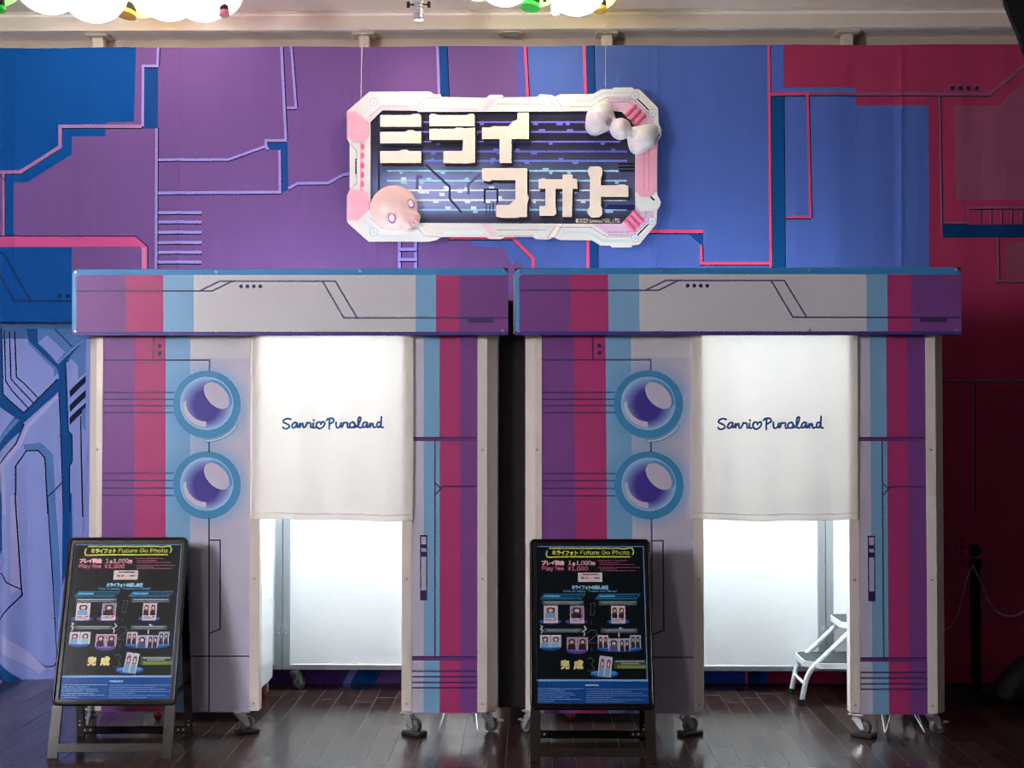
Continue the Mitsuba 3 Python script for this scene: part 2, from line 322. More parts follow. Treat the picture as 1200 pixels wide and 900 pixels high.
for y in (345, 412, 470): L += [(D1([(322, y), (395, y - 72), (395, y - 40), (326, y + 30)]), KBL)]
L += [(line(D1([(374, 460), (385, 920)]), 1.3), KBL), (D1([(380, 430), (395, 420), (395, 530), (378, 500)]), MBL)]
L += [(D1([(8, 680), (80, 590), (120, 500), (265, 355), (265, 375), (130, 515), (95, 600), (28, 690), (40, 910), (22, 910)]), (176, 178, 232)), (line(D1([(5, 680), (75, 590), (110, 495)]), 1.4), KBL)]
L += [(D1([(105, 590), (185, 582), (237, 635), (243, 740), (250, 910), (215, 910), (205, 650), (175, 617), (112, 617)]), MBL), (D2([(202, 0), (235, 0), (262, 400), (240, 640)]), MBL)]
L += [(line(D1([(78, 910), (77, 688), (118, 620), (172, 618), (202, 652), (213, 910)]), 1.5), KBL), (line(D1([(213, 830), (284, 762)]), 1.4), KBL), (line(D2([(202, 0), (240, 740)]), 1.3), KBL)]
L += [(D1([(-600, 640), (-5, 650), (5, 680), (14, 910), (-600, 910)]), DBL), (D2([(-600, -10), (16, -10), (22, 240), (0, 280), (-600, 300)]), DBL), (D2([(55, 0), (80, 0), (95, 410), (60, 430)]), (176, 178, 232))]
L += [(line(D2([(-10, 342), (24, 342), (45, 380), (95, 415), (72, -10)]), 1.4), KBL), (line(D2([(95, 415), (97, 440), (30, 520), (0, 570), (30, 620), (190, 760), (225, 758), (238, 740)]), 1.5), KBL)]
L += [(D2([(-20, 600), (0, 580), (195, 765), (165, 790), (-20, 650)]), (176, 178, 232)), (D2([(-20, 720), (0, 715), (110, 825), (60, 840), (-20, 770)]), DBL), (line(D2([(-20, 765), (0, 780), (70, 835)]), 1.4), KBL)]
def drape_left(x): return 0.045 * math.sin(x / 13.0 + 0.8) + 0.018 * math.sin(x / 6.1)
def drape_map(x, y):
    q = P(x, y, 7.76); q[1] -= drape_left(x) * min(1.0, max(0.15, (y - 380) / 330.0)); return q
def zmap(x, y):
    q = drape_map(x, y); q[2] = max(q[2], 0.004); return q
bottom = [(x, 800.5 - 3 * math.sin(x / 13.0 + 0.8)) for x in range(200, -161, -4)]
clip = Polygon([(-160, 366), (200, 366)] + bottom)
put('printed_drape', print_shape(paint(L, clip), drape_map, 'mat_cloth_print', np.arange(-160, 201, 2.5)), None, 'hanging blue and lilac printed drape with navy outlines, left of the left booth', 'drape')
# ---------------------------------------------------------------- pole brackets, flush speaker, track spots
for i, (px, py) in enumerate(((116.5, 41), (427, 41), (711, 41), (992, 40))):
    x = X(px, 7.78, py)
    where = ('above the blue corner of the backdrop', 'above the left hanging wire of the sign', 'above the right hanging wire of the sign', 'above the crimson part of the backdrop')[i]
    b = thing('pole_bracket', f'small cream ceiling bracket {where}', 'bracket', 'brackets along the ceiling edge')
    add('mounting_plate', bx(x - 0.063, x + 0.063, 7.715, 7.84, ZS - 0.012, ZS, 0.003), 'mat_ceiling', b)
    add('post', bx(x - 0.032, x + 0.032, 7.75, 7.81, ZS - 0.17, ZS - 0.012, 0.004), 'mat_ceiling', b)
x = X(600, 7.75, 40)
s = thing('ceiling_speaker', 'round flush white ceiling speaker between the brackets above the sign', 'speaker')
add('rim', lathe([(0.05, 0), (0.078, 0), (0.078, 0.006), (0.06, 0.012), (0.05, 0.010)], 40, (x, 7.755, ZS - 0.012)), 'mat_ceiling', s, 30)
add('grille', lathe([(0, 0.004), (0.052, 0.006), (0.052, 0.011), (0, 0.011)], 40, (x, 7.755, ZS - 0.012)), 'mat_soffit', s)
scene['mat_spot_glow'] = {'type': 'diffuse', 'reflectance': rgb(250, 230, 210)}
for i, (px, py, lab) in enumerate(((490.5, 24, 'chrome track spotlight above the left half of the sign'), (650.5, 17, 'chrome track spotlight behind the right balloon lights'))):
    Ys = 7.2; c = P(px, py, Ys); x, zb = c[0], c[2]
    s = thing('track_spotlight', lab, 'spotlight')
    add('housing', [lathe([(0.0, 0.14), (0.020, 0.14), (0.026, 0.10), (0.026, 0.012), (0.034, 0.004), (0.034, 0.0), (0.030, 0.0), (0.022, 0.02), (0, 0.03)], 24, (x, Ys, zb)), cyl((x, Ys, zb + 0.13), (x, Ys, ZC), 0.008)] + [cyl((x, Ys, zb + 0.03 + 0.02 * k), (x, Ys, zb + 0.036 + 0.02 * k), 0.029) for k in range(4)], 'mat_chrome', s, 30)
    add('yoke', [cyl((x - 0.055, Ys, zb + 0.085), (x + 0.055, Ys, zb + 0.085), 0.004, 8), cyl((x - 0.055, Ys, zb + 0.07), (x - 0.055, Ys, zb + 0.10), 0.009, 10), cyl((x + 0.055, Ys, zb + 0.07), (x + 0.055, Ys, zb + 0.10), 0.009, 10)], 'mat_rubber', s, 30)
    add('ceiling_base', bx(x - 0.04, x + 0.04, Ys - 0.04, Ys + 0.04, ZC - 0.02, ZC, 0.004), 'mat_chrome', s)
    put('bulb', {**mikit.ply(lathe([(0, 0.0), (0.014, 0.002), (0.016, 0.012), (0, 0.018)], 20, (x, Ys, zb - 0.001)), 'mat_spot_glow', smooth=30), 'em': {'type': 'area', 'sampling_weight': 0.2, 'radiance': {'type': 'rgb', 'value': [9.0, 6.6, 4.8]}}}, s)
    tgt = P((478, 622)[i], 150, YS)
    scene[f'spot_beam_{i}'] = {'type': 'spot', 'sampling_weight': 2.0, 'to_world': T().look_at(origin=[x, Ys, zb - 0.03], target=tgt.tolist(), up=[0, 0.3, 1]), 'cutoff_angle': 62.0, 'beam_width': 14.0,
                               'intensity': {'type': 'rgb', 'value': [SPOT_POWER * c * k for c, k in zip((1.0, 0.84, 0.70), (0.14,) * 3)]}}
# ---------------------------------------------------------------- balloon lights: glowing globes with a cap
def globe(px, bottom, rpx, Y, col, lab, cap=None, capcol=None, group=None):
    c = P(px, bottom, Y); r = rpx / F * Y; z = c[2] + r
    g = thing('balloon_light', lab, 'balloon light', group)
    v = trimesh.creation.icosphere(subdivisions=4, radius=r); v.apply_scale([1, 1, 0.97]); v.apply_translation([c[0], Y, z])
    put('globe', {**mikit.ply(v, 'mat_spot_glow', smooth=True), 'em': {'type': 'area', 'radiance': {'type': 'rgb', 'value': [0.55 * v for v in col]}}}, g)
    add('cord', cyl((c[0], Y, z + r * 0.94), (c[0], Y, ZC), 0.004, 8), 'mat_rubber', g, 30)
    if cap:
        q = P(cap[0], cap[1], Y - r * 0.55); cr = cap[2] / F * q[1]
        d = (np.array([c[0], Y, z]) - q) * [0.35, 0.35, 1.0]; d /= np.linalg.norm(d)
        add('cap_ring', cyl(q + d * 0.022, q + d * 0.06, cr * 0.86, 24), 'mat_rubber', g, 30)
        nm = pr(f'mat_cap_{len(scene)}', capcol, 0.3)
        add('cap', cyl(q, q + d * 0.024, cr, 28, cr * 0.9), nm, g, 30)
GB = 7.05
WHT = (5.0, 4.9, 5.0)
globe(-8, 8, 38, 6.95, (0.3, 3.0, 0.12), 'bright green balloon light cut by the top left corner', (0.5, 13, 6.5), (60, 220, 60))
globe(57, 17, 42, 7.30, WHT, 'white balloon light beside the green one in the left cluster')
globe(110, 27, 40, 6.98, WHT, 'white balloon light just left of the yellow cap in the left cluster')
globe(166, 21, 29, 7.33, (6.0, 4.0, 0.7), 'yellow balloon light with a yellow cap in the left cluster', (147, 18, 13), (236, 180, 60))
globe(196, 25, 40, 7.02, WHT, 'white balloon light just right of the yellow one in the left cluster')
globe(237, 26, 38, 7.34, WHT, 'white balloon light touching the pink one in the left cluster')
globe(258, 19, 26, 6.90, (9.0, 2.6, 4.6), 'pink balloon light with a small red cap at the right end of the left cluster', (263, 18, 6), (230, 150, 150))
globe(560, 1, 26, 7.30, (7.0, 5.2, 1.2), 'pale yellow balloon light at the left end of the right cluster')
globe(592, 8, 36, 7.0, WHT, 'white balloon light left of the green cap in the right cluster')
globe(632, 8, 24, 7.32, (0.9, 3.6, 0.5), 'green balloon light with a bright green cap in the right cluster', (621, 9.5, 12), (60, 220, 70))
globe(676, 19, 36, 7.0, WHT, 'large white balloon light, lowest of the right cluster')
globe(700, 12, 26, 7.30, (8.0, 5.8, 0.8), 'yellow balloon light with a yellow cap at the right end of the right cluster', (704, 13.5, 8), (240, 190, 70))
for i, (x, y, z, r, c) in enumerate(UNSEEN_LAMPS):  # out of view, placed to light the fronts from the left
    k = thing('hall_lamp', ('unseen large globe lamp far left, out of view, placed to light the booth fronts', 'unseen smaller globe lamp, out of view, placed to light the booth fronts')[i], 'lamp')
    put('globe', {**mikit.ply(sph((x, y, z), r, 3), 'mat_spot_glow', smooth=True), 'em': {'type': 'area', 'sampling_weight': 5.0, 'radiance': {'type': 'rgb', 'value': list(map(float, c))}}}, k)
    add('cord', cyl((x, y, z + r * 0.96), (x, y, ZC), 0.006, 8), 'mat_rubber', k)
# black cloth at the right edge
pts = [(1166, -45), (1174, -30), (1177, 4), (1184, 22), (1192, 40), (1200, 64), (1230, 110), (1260, 110), (1260, -45)]
add('black_valance', extr(pxpoly(pts, 6.9), 6.88, 6.92), 'mat_black_cloth', None, label='black cloth edge hanging at the top right corner', cat='drape')
# ---------------------------------------------------------------- the photo booths
vPUR, vCRI, vLBL, vGRY, vLIL, vINK = (122, 70, 140), (176, 58, 116), (128, 176, 214), (214, 213, 219), (202, 199, 218), (44, 38, 84)
def ring_art(cx, cy):
    L = []
    for k in range(8): L.append((Point(cx, cy).buffer(57 - k * 2.2, quad_segs=14), ('tint', (70, 150, 215), 0.022 + 0.007 * k)))
    L.append((Point(cx, cy).buffer(39.6, quad_segs=24), (64, 142, 190)))
    L.append((Point(cx - 0.3, cy - 1.2).buffer(31.2, quad_segs=24), (164, 196, 232)))
    inner = Point(cx - 0.3, cy - 1.2).buffer(30.2, quad_segs=24)
    n = 14
    for k in range(n):
        t = k / (n - 1.0)
        c = tuple(np.array((152, 190, 232)) * (1 - t) + np.array((66, 56, 150)) * t)
        L.append((affinity.rotate(affinity.scale(Point(cx - 0.3 - 0.5 * t, cy - 1 + 2 * t).buffer(1.0, quad_segs=20), 29.5 - 15 * t, 29.5 - 12 * t), 0).intersection(inner), c))
    L.append((affinity.rotate(affinity.scale(Point(cx + 14.5, cy - 12.5).buffer(1, quad_segs=16), 19.5, 11.5), 48).intersection(inner), (84, 156, 208)))
    L.append((affinity.rotate(affinity.scale(Point(cx + 11.4, cy - 10.4).buffer(1, quad_segs=16), 18.5, 11.3), 48), (206, 200, 222)))
    a = [(cx - 1 + 27 * math.cos(t), cy + 27 * math.sin(t) * 0.98) for t in np.linspace(math.pi * 1.02, math.pi * 0.5, 16)]
    b = [(cx - 1 + 23.5 * math.cos(t), cy - 3 + 23 * math.sin(t)) for t in np.linspace(math.pi * 0.5, math.pi * 1.02, 16)]
    L.append((Polygon(a + b).buffer(0), (212, 206, 226)))
    return L
def panel_left():
    L = [(R(118, 380, 157.5, 840), vPUR), (R(157.5, 380, 194, 840), vCRI), (R(194, 380, 223, 840), vLBL), (R(223, 380, 294, 840), vLIL), (R(223, 380, 294, 419.5), vGRY)]
    L += [(line([(118, 422), (245.5, 422), (245.5, 436)], 2.1), ('tint', vINK, 0.67)), (line([(179.5, 380), (179.5, 422)], 2.0), ('tint', vINK, 0.65)), (Point(187, 405.5).buffer(2.4), vINK), (Point(187, 414).buffer(2.4), vINK)]
    for y in (460, 468, 475.5, 483.5, 554.5, 563, 572, 580.5): L.append((line([(118, y), (204, y)], 1.9), ('tint', vINK, 0.63)))
    L += ring_art(242.5, 474) + ring_art(242.5, 568.5)
    a = [(242.5 + r * math.cos(t), 474 + r * math.sin(t)) for r, ts in ((41, np.linspace(0.62, 1.62, 14)), (44, np.linspace(1.62, 0.62, 14))) for t in ts]
    L += [(Polygon(a).buffer(0.7), (70, 150, 190)), (Polygon(a).buffer(-0.3), (196, 208, 228))]
    L += [(line([(245, 518), (245, 530)], 2.1), ('tint', vINK, 0.67)), (line([(245, 607), (245, 840)], 2.2), ('tint', vINK, 0.68)), (line([(245, 633), (258, 633), (258, 737), (245, 742.5)], 2.1), ('tint', vINK, 0.67)), (line([(218, 769), (294, 769)], 2.1), ('tint', vINK, 0.67))]
    return L
def panel_right():
    s = lambda y: 0.0 if y < 516 else 0.6
    L = []
    for y0, y1 in ((380, 516), (516, 840)):
        d = s(y1)
        L += [(R(480, y0, 496 + d, y1), vLIL), (R(496 + d, y0, 514.6 + d, y1), vLBL), (R(514.6 + d, y0, 538.6 + d, y1), vCRI), (R(538.6 + d, y0, 560, y1), vPUR)]
    L += [(R(480, 512.4, 560, 516.8), (104, 58, 116)), (line([(480, 512.8), (560, 512.8)], 1.8), ('tint', vINK, 0.61)), (line([(509.7, 516), (509.7, 770)], 2.0), ('tint', vINK, 0.65))]
    L += [(line([(510, 566), (516, 572), (519.5, 570), (560, 570)], 2.0), ('tint', vINK, 0.65)), (line([(510, 580), (516.5, 572.5)], 2.0), ('tint', vINK, 0.65))]
    L += [(R(492.3, 627, 500.7, 703.5), vINK), (R(493.6, 629, 499.4, 638), (190, 186, 214)), (R(493.6, 642.5, 499.4, 646.5), (190, 186, 214)), (R(493.6, 652.5, 499.4, 692), (184, 190, 218))]
    L += [(R(480, 769, 560, 774), (104, 52, 124)), (line([(480, 769.6), (560, 769.6)], 1.9), ('tint', vINK, 0.63))]
    for y in (786.5, 793, 799.8, 806): L.append((line([(480, y), (560, y)], 2.2), ('tint', vINK, 0.68)))
    return L
def fascia_art():
    c = [84.5, 148, 191.5, 227, 487, 511, 538, 596]; L = []
    for a, b, k in zip(c, c[1:], (vPUR, vCRI, vLBL, vGRY, vLBL, vCRI, vPUR)): L.append((R(a, 310, b, 396), k))
    L += [(line([(89, 341), (249, 341), (272, 329.5), (393, 329.5), (418.5, 372.5), (596, 372.5)], 2.1), ('tint', vINK, 0.67)), (line([(234, 341), (257, 329.8)], 2.1), ('tint', vINK, 0.67)), (line([(257, 329.5), (275, 329.5)], 2.1), ('tint', vINK, 0.67)), (line([(378, 329.5), (402.7, 372.3), (419, 372.5)], 2.1), ('tint', vINK, 0.67))]
    for x in (282.5, 290, 297.5, 305): L.append((Point(x, 335.6).buffer(2.3), vINK))
    L += [(R(548.5, 373.4, 579, 378), (62, 48, 84)), (R(84, 310, 596, 322.3), (60, 140, 196)), ([(84, 310), (89.5, 310), (89.5, 396), (84, 396)], (90, 160, 212)), ([(89.4, 322.2), (93, 322.2), (89.4, 325)], (90, 160, 212))]
    L += [([(83, 310), (94, 310), (83, 322)], vINK), ([(597, 310), (585, 310), (597, 321.5)], vINK), (R(84, 388.8, 596, 396), (66, 56, 132))]
    return L
MAPB = lambda x, y: P(x, y, YB - 0.0008)
def xs(a): return X(a, YB, 620)
ZB0, ZB1 = Z(835, YB), 2.10
x_l, x_r = xs(100.5), xs(582.5)
CH = 0.047
def screw(x, y, z, r=0.006): return lathe([(0, -0.003), (r * 0.7, -0.0025), (r, 0.0), (r, 0.001), (0, 0.001)], 14).apply_transform(trimesh.transformations.rotation_matrix(-math.pi / 2, [1, 0, 0])).apply_translation([x, y, z])
def xz(poly_xy, z0, z1):
    m = trimesh.creation.extrude_polygon(Polygon(poly_xy), z1 - z0, engine='earcut'); m.apply_translation([0, 0, z0]); return m
def make_booth():
    b = thing('photo_booth', 'left striped photo booth with a white machine showing in its doorway', 'photo booth', 'photo booths')
    xa, xb, xc, xd, xe, xf = xs(119.5), xs(293), xs(304.5), xs(471), xs(483), xs(559.5)
    # printed front panels and the fascia above them
    p = add('front_panel', bx(xa, xb, YB, YB + 0.03, ZB0, ZB1), 'mat_panel_board', b, label='wide printed panel with two round porthole graphics')
    clip = R(119.5, 385, 293, 834)
    clipW = Polygon([(119.3, 384), (293, 384), (293, 834.3), (119.3, 834)])
    put('print', print_shape(paint(panel_left(), clipW), MAPB, 'mat_panel_print'), p)
    p = add('front_panel', bx(xe, xf, YB, YB + 0.03, ZB0, ZB1), 'mat_panel_board', b, label='narrow striped printed panel')
    put('print', print_shape(paint(panel_right(), Polygon([(483, 384), (559.5, 384), (559.5, 835.5), (483, 835.2)])), MAPB, 'mat_panel_print'), p)
    fx0, fx1, fz0, fz1 = X(84.5, YF, 350), X(595.5, YF, 350), Z(392.7, YF), Z(314.3, YF)
    f = add('fascia', bx(fx0, fx1, YF, YF + 0.05, fz0, fz1, 0.002), 'mat_dark_bracket', b, label='striped printed fascia board')
    put('print', print_shape(paint(fascia_art(), Polygon([(84.8, 316), (595.2, 314.2), (595.2, 392.2), (84.8, 393)])), lambda x, y: P(x, y, YF - 0.0008), 'mat_panel_print'), f)
    for x, y in ((89, 319), (88.5, 388.5), (253, 318.6), (253, 388), (422, 318), (422, 387.4), (589.5, 317.5), (589, 387.5)):
        q = P(x, y, YF - 0.001); add('bolt', screw(q[0], q[1], q[2], 0.007), 'mat_chrome', f, 30)
    add('edge_strip', bx(fx0 - 0.006, fx0 - 0.001, YF + 0.02, YF + 0.04, fz0 + 0.01, fz1 - 0.03), 'mat_grey_smoke', b)
    # cream corner posts with a chamfered edge, cream door jambs
    for sgn, xe_, xin in ((-1, x_l, xa), (1, x_r, xf)):
        q = add('corner_post', xz([(xin, YB - 0.004), (xe_ - sgn * CH, YB - 0.004), (xe_, YB + CH), (xe_, YB + 0.09), (xin, YB + 0.09)], ZB0 + 0.002, ZB1), 'mat_cream', b)
        for yy in (527, 678.5, 825): add('screw', screw(xin + sgn * 0.024, YB - 0.005, Z(yy, YB)), 'mat_aluminium', q, 30)
        add('corner_post', xz([(xe_, YR + 0.04), (xe_, YR - 0.03), (xe_ - sgn * 0.07, YR - 0.03), (xe_ - sgn * 0.07, YR + 0.04)], ZB0, ZB1), 'mat_cream', b)
    for x0, x1 in ((xb, xc), (xd, xe)):
        q = add('door_jamb', bx(x0, x1, YB - 0.004, YB + 0.06, ZB0 + 0.004, ZB1, 0.002), 'mat_cream', b)
        for yy in (527, 678.5, 825): add('screw', screw((x0 + x1) / 2, YB - 0.005, Z(yy, YB)), 'mat_aluminium', q, 30)
    # white inside, aluminium frame
    ZR0 = Z(785.5, YR)
    fr1, fr2 = (X(322, YR, 750), X(340, YR, 750)), (X(505, YR, 750), X(523, YR, 750))
    xl2, xr2 = x_l + 0.07, x_r - 0.07
    for x0, x1 in ((xl2, fr1[0]), (fr1[1], fr2[0]), (fr2[1], xr2)):
        add('rear_panel', bx(x0, x1, YR, YR + 0.012, ZR0 + 0.03, ZB1), 'mat_white', b)
        add('bottom_rail', bx(x0, x1, YR - 0.006, YR + 0.024, ZR0, ZR0 + 0.03, 0.002), 'mat_aluminium', b)
    for x0, x1 in (fr1, fr2):
        xm = (x0 + x1) / 2
        for s0, s1 in ((x0, xm - 0.001), (xm + 0.001, x1)):
            q = add('frame_profile', bx(s0, s1, YR - 0.008, YR + 0.03, ZR0, ZB1, 0.003), 'mat_aluminium', b)
        for zz in (Z(739, YR), 1.45):
            h = add('hinge', [bx(xm - 0.034, xm - 0.003, YR - 0.012, YR - 0.008, zz - 0.03, zz + 0.03, 0.001), bx(xm + 0.003, xm + 0.034, YR - 0.012, YR - 0.008, zz - 0.03, zz + 0.03, 0.001), cyl((xm, YR - 0.012, zz - 0.032), (xm, YR - 0.012, zz + 0.032), 0.005, 12)], 'mat_aluminium', b, 30)
            for dx in (-0.019, 0.019):
                for dz in (-0.015, 0.015): add('screw', screw(xm + dx, YR - 0.013, zz + dz, 0.006), 'mat_chrome', h, 30)
    for x0, x1 in ((x_l, x_l + 0.012), (x_r - 0.012, x_r)):
        add('side_panel', bx(x0, x1, YB + 0.09, YR - 0.03, ZB0, ZB1), 'mat_white', b)
    for xx in (x_l + 0.02, (x_l + x_r) / 2 - 0.02, x_r - 0.06): add('roof_bar', bx(xx, xx + 0.04, YB + 0.03, YR, ZB1 - 0.04, ZB1, 0.003), 'mat_aluminium', b)
    lp = bx(x_l + 0.25, x_r - 0.25, YB + 0.16, YR - 0.16, ZB1 - 0.06, ZB1 - 0.042)
    add('light_housing', bx(x_l + 0.2, x_r - 0.2, YB + 0.13, YR - 0.26, ZB1 - 0.041, ZB1 - 0.01, 0.004), 'mat_white', b)  # unseen cover, sized to hold back light spilling up the wall
    put('light_panel', {**mikit.ply(lp, 'mat_white'), 'em': {'type': 'area', 'sampling_weight': 6.0, 'radiance': {'type': 'rgb', 'value': list(BOOTH_LIGHT)}}}, b, label='unseen ceiling light panel placed to light the booth inside')  # out of view, placed to brighten the inside and the curtain
    # casters, the doorway ones with black stops
    for cx, cy, rot, stop in ((xs(107), YB + 0.05, 2.2, False), (X(282, YB, 850), YB + 0.01, 0.5, True), (X(480, YB, 850), YB + 0.01, -0.6, True), (xs(569), YB + 0.06, 0.4, False), (X(347, 7.56, 800), 7.53, 0.9, False), (fr2[0] + 0.3, 7.53, 0.4, False), (x_l + 0.06, YR - 0.02, 0.2, False), (x_r - 0.06, YR - 0.02, 1.2, False)):
        M = T().translate([cx, cy, 0]).rotate([0, 0, 1], math.degrees(rot))
        zt = ZB0 if cy < 7 else ZR0
        r = 0.036; zc = r + (0.012 if stop else 0.0); o = 0.028
        body = [bx(-0.036, 0.036, -0.03, 0.03, zt - 0.006, zt, 0.001), cyl((0, 0, zt - 0.022), (0, 0, zt - 0.006), 0.024, 20)]
        for s in (-1, 1): body.append(extr(Polygon([(-0.024, zt - 0.02), (0.022, zt - 0.02), (o + 0.012, zc - 0.008), (o - 0.006, zc - 0.014)]), s * 0.021 - 0.0015, s * 0.021 + 0.0015))
        body.append(cyl((o, -0.026, zc), (o, 0.026, zc), 0.006, 12))
        c = put('caster', {**mikit.ply(trimesh.util.concatenate(body), 'mat_chrome', smooth=30), 'to_world': M}, b)
        wh = lathe([(0.0, -0.014), (0.010, -0.014), (0.026, -0.010), (r - 0.002, -0.014), (r, -0.010), (r, 0.010), (r - 0.002, 0.014), (0.026, 0.010), (0.010, 0.014), (0.0, 0.014)], 28)
        wh.apply_transform(trimesh.transformations.rotation_matrix(math.pi / 2, [1, 0, 0])); wh.apply_translation([o, 0, zc])
        put('wheel', {**mikit.ply(wh, 'mat_wheel', smooth=30), 'to_world': M}, c)
        if stop: put('wheel_stop', {**mikit.ply(bx(o - 0.055, o + 0.055, -0.034, 0.034, 0, 0.024, 0.006), 'mat_rubber'), 'to_world': M}, c)
        elif cy < 7: put('brake_pedal', {**mikit.ply(bx(o + 0.02, o + 0.06, -0.014, 0.014, zc + 0.012, zc + 0.018, 0.002), 'mat_chrome'), 'to_world': M}, c)
    # wire stand below the narrow panel
    wx = lambda a: X(a, 6.5, 850)
    for a, m, c in ((522.5, 513.5, 513.0), (551, 560, 560.6)):
        add('wire_leg', tube(bend([(wx(a), 6.52, ZB0), (wx(m), 6.50, 0.004), (wx(m + (8 if a < 530 else -6)), 6.72, ZB0)], 0.02), 0.0028, 8), 'mat_chrome', b, 30)
    return b
booth = make_booth()
SX = (xs(1085.5) - xs(635)) / (xs(559.5) - xs(119.5))
TX = xs(635) - SX * xs(119.5)
MB = T().translate([TX, 0, 0]).scale([SX, 1, 1])
def copy_tree(root, M, label):
    n = numbered(root); note(n, label, labels[root]['category'], labels[root].get('group'))
    for k in [k for k in scene if k.startswith(root + '__')]:
        d = dict(scene[k]); d['to_world'] = M @ d['to_world'] if 'to_world' in d else M
        scene[n + k[len(root):]] = d
        if k in labels: labels[n + k[len(root):]] = dict(labels[k])
    return n
booth2 = copy_tree(booth, MB, 'right striped photo booth with a white step stool in its doorway')
# ---------------------------------------------------------------- door curtains with their printed wordmark (strokes in the curtain's own units)
WM = [[(178,185),(160,175),(130,178),(105,192),(100,208),(118,222),(150,232),(168,248),(160,268),(135,280),(112,278),(98,262)],
 [(243,218),(222,212),(202,225),(190,250),(197,270),(215,268),(232,250),(243,218),(240,250),(248,268),(262,248),(272,222),(276,228),(272,266)],
 [(273,252),(287,226),(298,222),(302,240),(302,258),(312,270),(328,256),(338,232),(344,212),(354,224),(372,216),(381,226),(377,255),(384,270),(397,262)],
 [(405,222),(401,258),(412,272),(428,264)], [(406,192),(408,194)],
 [(480,226),(466,208),(446,211),(432,234),(438,262),(465,283),(490,268),(516,240),(518,214),(500,205),(482,222),(478,232)],
 [(565,180),(562,225),(562,280)], [(536,192),(546,178),(585,170),(610,182),(608,205),(585,222),(565,226)],
 [(632,212),(630,245),(640,270),(660,268),(678,245),(686,212),(681,250),(690,268),(702,245),(708,212),(722,222),(742,213),(752,224),(746,252),(752,272),(768,264)],
 [(800,210),(776,222),(768,250),(786,270),(812,262),(824,235),(814,214),(800,210)], [(806,216),(822,230),(836,256)],
 [(812,266),(845,258),(870,215),(882,178),(876,160),(862,162),(854,185),(852,235),(862,268),(880,268),(898,258)],
 [(946,215),(922,209),(902,230),(899,256),(914,268),(934,250),(946,215),(941,255),(950,268),(962,248),(974,222),(978,228),(975,264)],
 [(977,252),(990,226),(1001,222),(1005,240),(1005,258),(1014,268),(1032,260)],
 [(1082,220),(1062,208),(1047,224),(1043,252),(1058,268),(1076,254),(1088,218)], [(1090,156),(1087,215),(1085,256),(1095,269),(1110,263)]]
def smooth_stroke(p):
    p = np.array(p, float)
    for _ in range(2):
        if len(p) < 3: break
        q = [p[0]]
        for a, b in zip(p, p[1:]): q += [0.75 * a + 0.25 * b, 0.25 * a + 0.75 * b]
        p = np.array(q + [p[-1]])
    return p
def curtain(x0, x1, y1, lx, ly, ls, label, seed):
    c = thing('door_curtain', label, 'curtain', 'door curtains')
    Yc = YB - 0.016
    xa, xb, zt, zb = X(x0, Yc, 500), X(x1, Yc, 500), 2.0, Z(y1, Yc)
    nx, nz = 70, 50
    def dy(x, z):
        s = (x - xa) / (xb - xa); h = (zt - z) / (zt - zb)
        e = 0.2 + 0.8 * h
        return -(0.010 * math.sin(9 * s + seed) + 0.007 * math.sin(23 * s + seed * 2) + 0.003 * math.sin(4 * h + 11 * s + seed)) * e * min(1, 6 * s, 6 * (1 - s)) 
    def wob(s): return 0.004 * math.sin(5.5 * s + seed) + 0.0025 * math.sin(13 * s)
    V = []
    for j in range(nz + 1):
        for i in range(nx + 1):
            s, h = i / nx, j / nz
            x = xa + (xb - xa) * s + (0.004 * math.sin(3 * h + seed) * h if i in (0, nx) else 0); z = zt + (zb + wob(s) - zt) * h
            V.append((x, Yc + dy(x, z), z))
    Fq = [(j * (nx + 1) + i, j * (nx + 1) + i + 1, (j + 1) * (nx + 1) + i + 1, (j + 1) * (nx + 1) + i) for j in range(nz) for i in range(nx)]
    put('cloth', mikit.ply((np.array(V), np.array(Fq)), 'mat_curtain', smooth=True), c)
    hem = []
    for off in (0.0, 0.028):
        hem.append(tube([(xa + (xb - xa) * s, Yc + dy(xa + (xb - xa) * s, zb) - 0.001, zb + wob(s) + off) for s in np.linspace(0.004, 0.996, 40)], 0.0016, 6))
    add('hem', hem, 'mat_curtain_hem', c, True)
    add('rod', cyl((xa - 0.03, Yc + 0.004, zt), (xb + 0.03, Yc + 0.004, zt), 0.008), 'mat_aluminium', c, 30)
    g = union_all([rline(smooth_stroke(s), 17.5) if len(s) > 2 else rline(s, 20) for s in WM])
    def mp(u, v):
        q = P(lx + u * ls, ly + v * ls, Yc); q[1] = Yc + dy(q[0], q[2]) - 0.0022; return q
    put('wordmark', print_shape([(p, (34, 84, 150)) for p in polys(g)], mp, 'mat_navy_print', np.arange(60, 1160, 15.0)), c, label='dark blue script lettering')
pr('mat_navy_print', VC, 0.8)
curtain(295.5, 484, 609.5, 320, 470, 1 / 8.571, 'white door curtain with blue script lettering on the left booth', 0.4)
curtain(809.5, 1005.5, 609, 829.4, 469.2, 0.1216, 'white door curtain with blue script lettering on the right booth', 2.1)

add('black_filler_panel', bx(x_r + 0.004, TX + SX * x_l - 0.004, 6.60, 6.62, 0.10, 2.06), 'mat_gap', None, label='black filler panel in the narrow gap between the two booths', cat='panel')

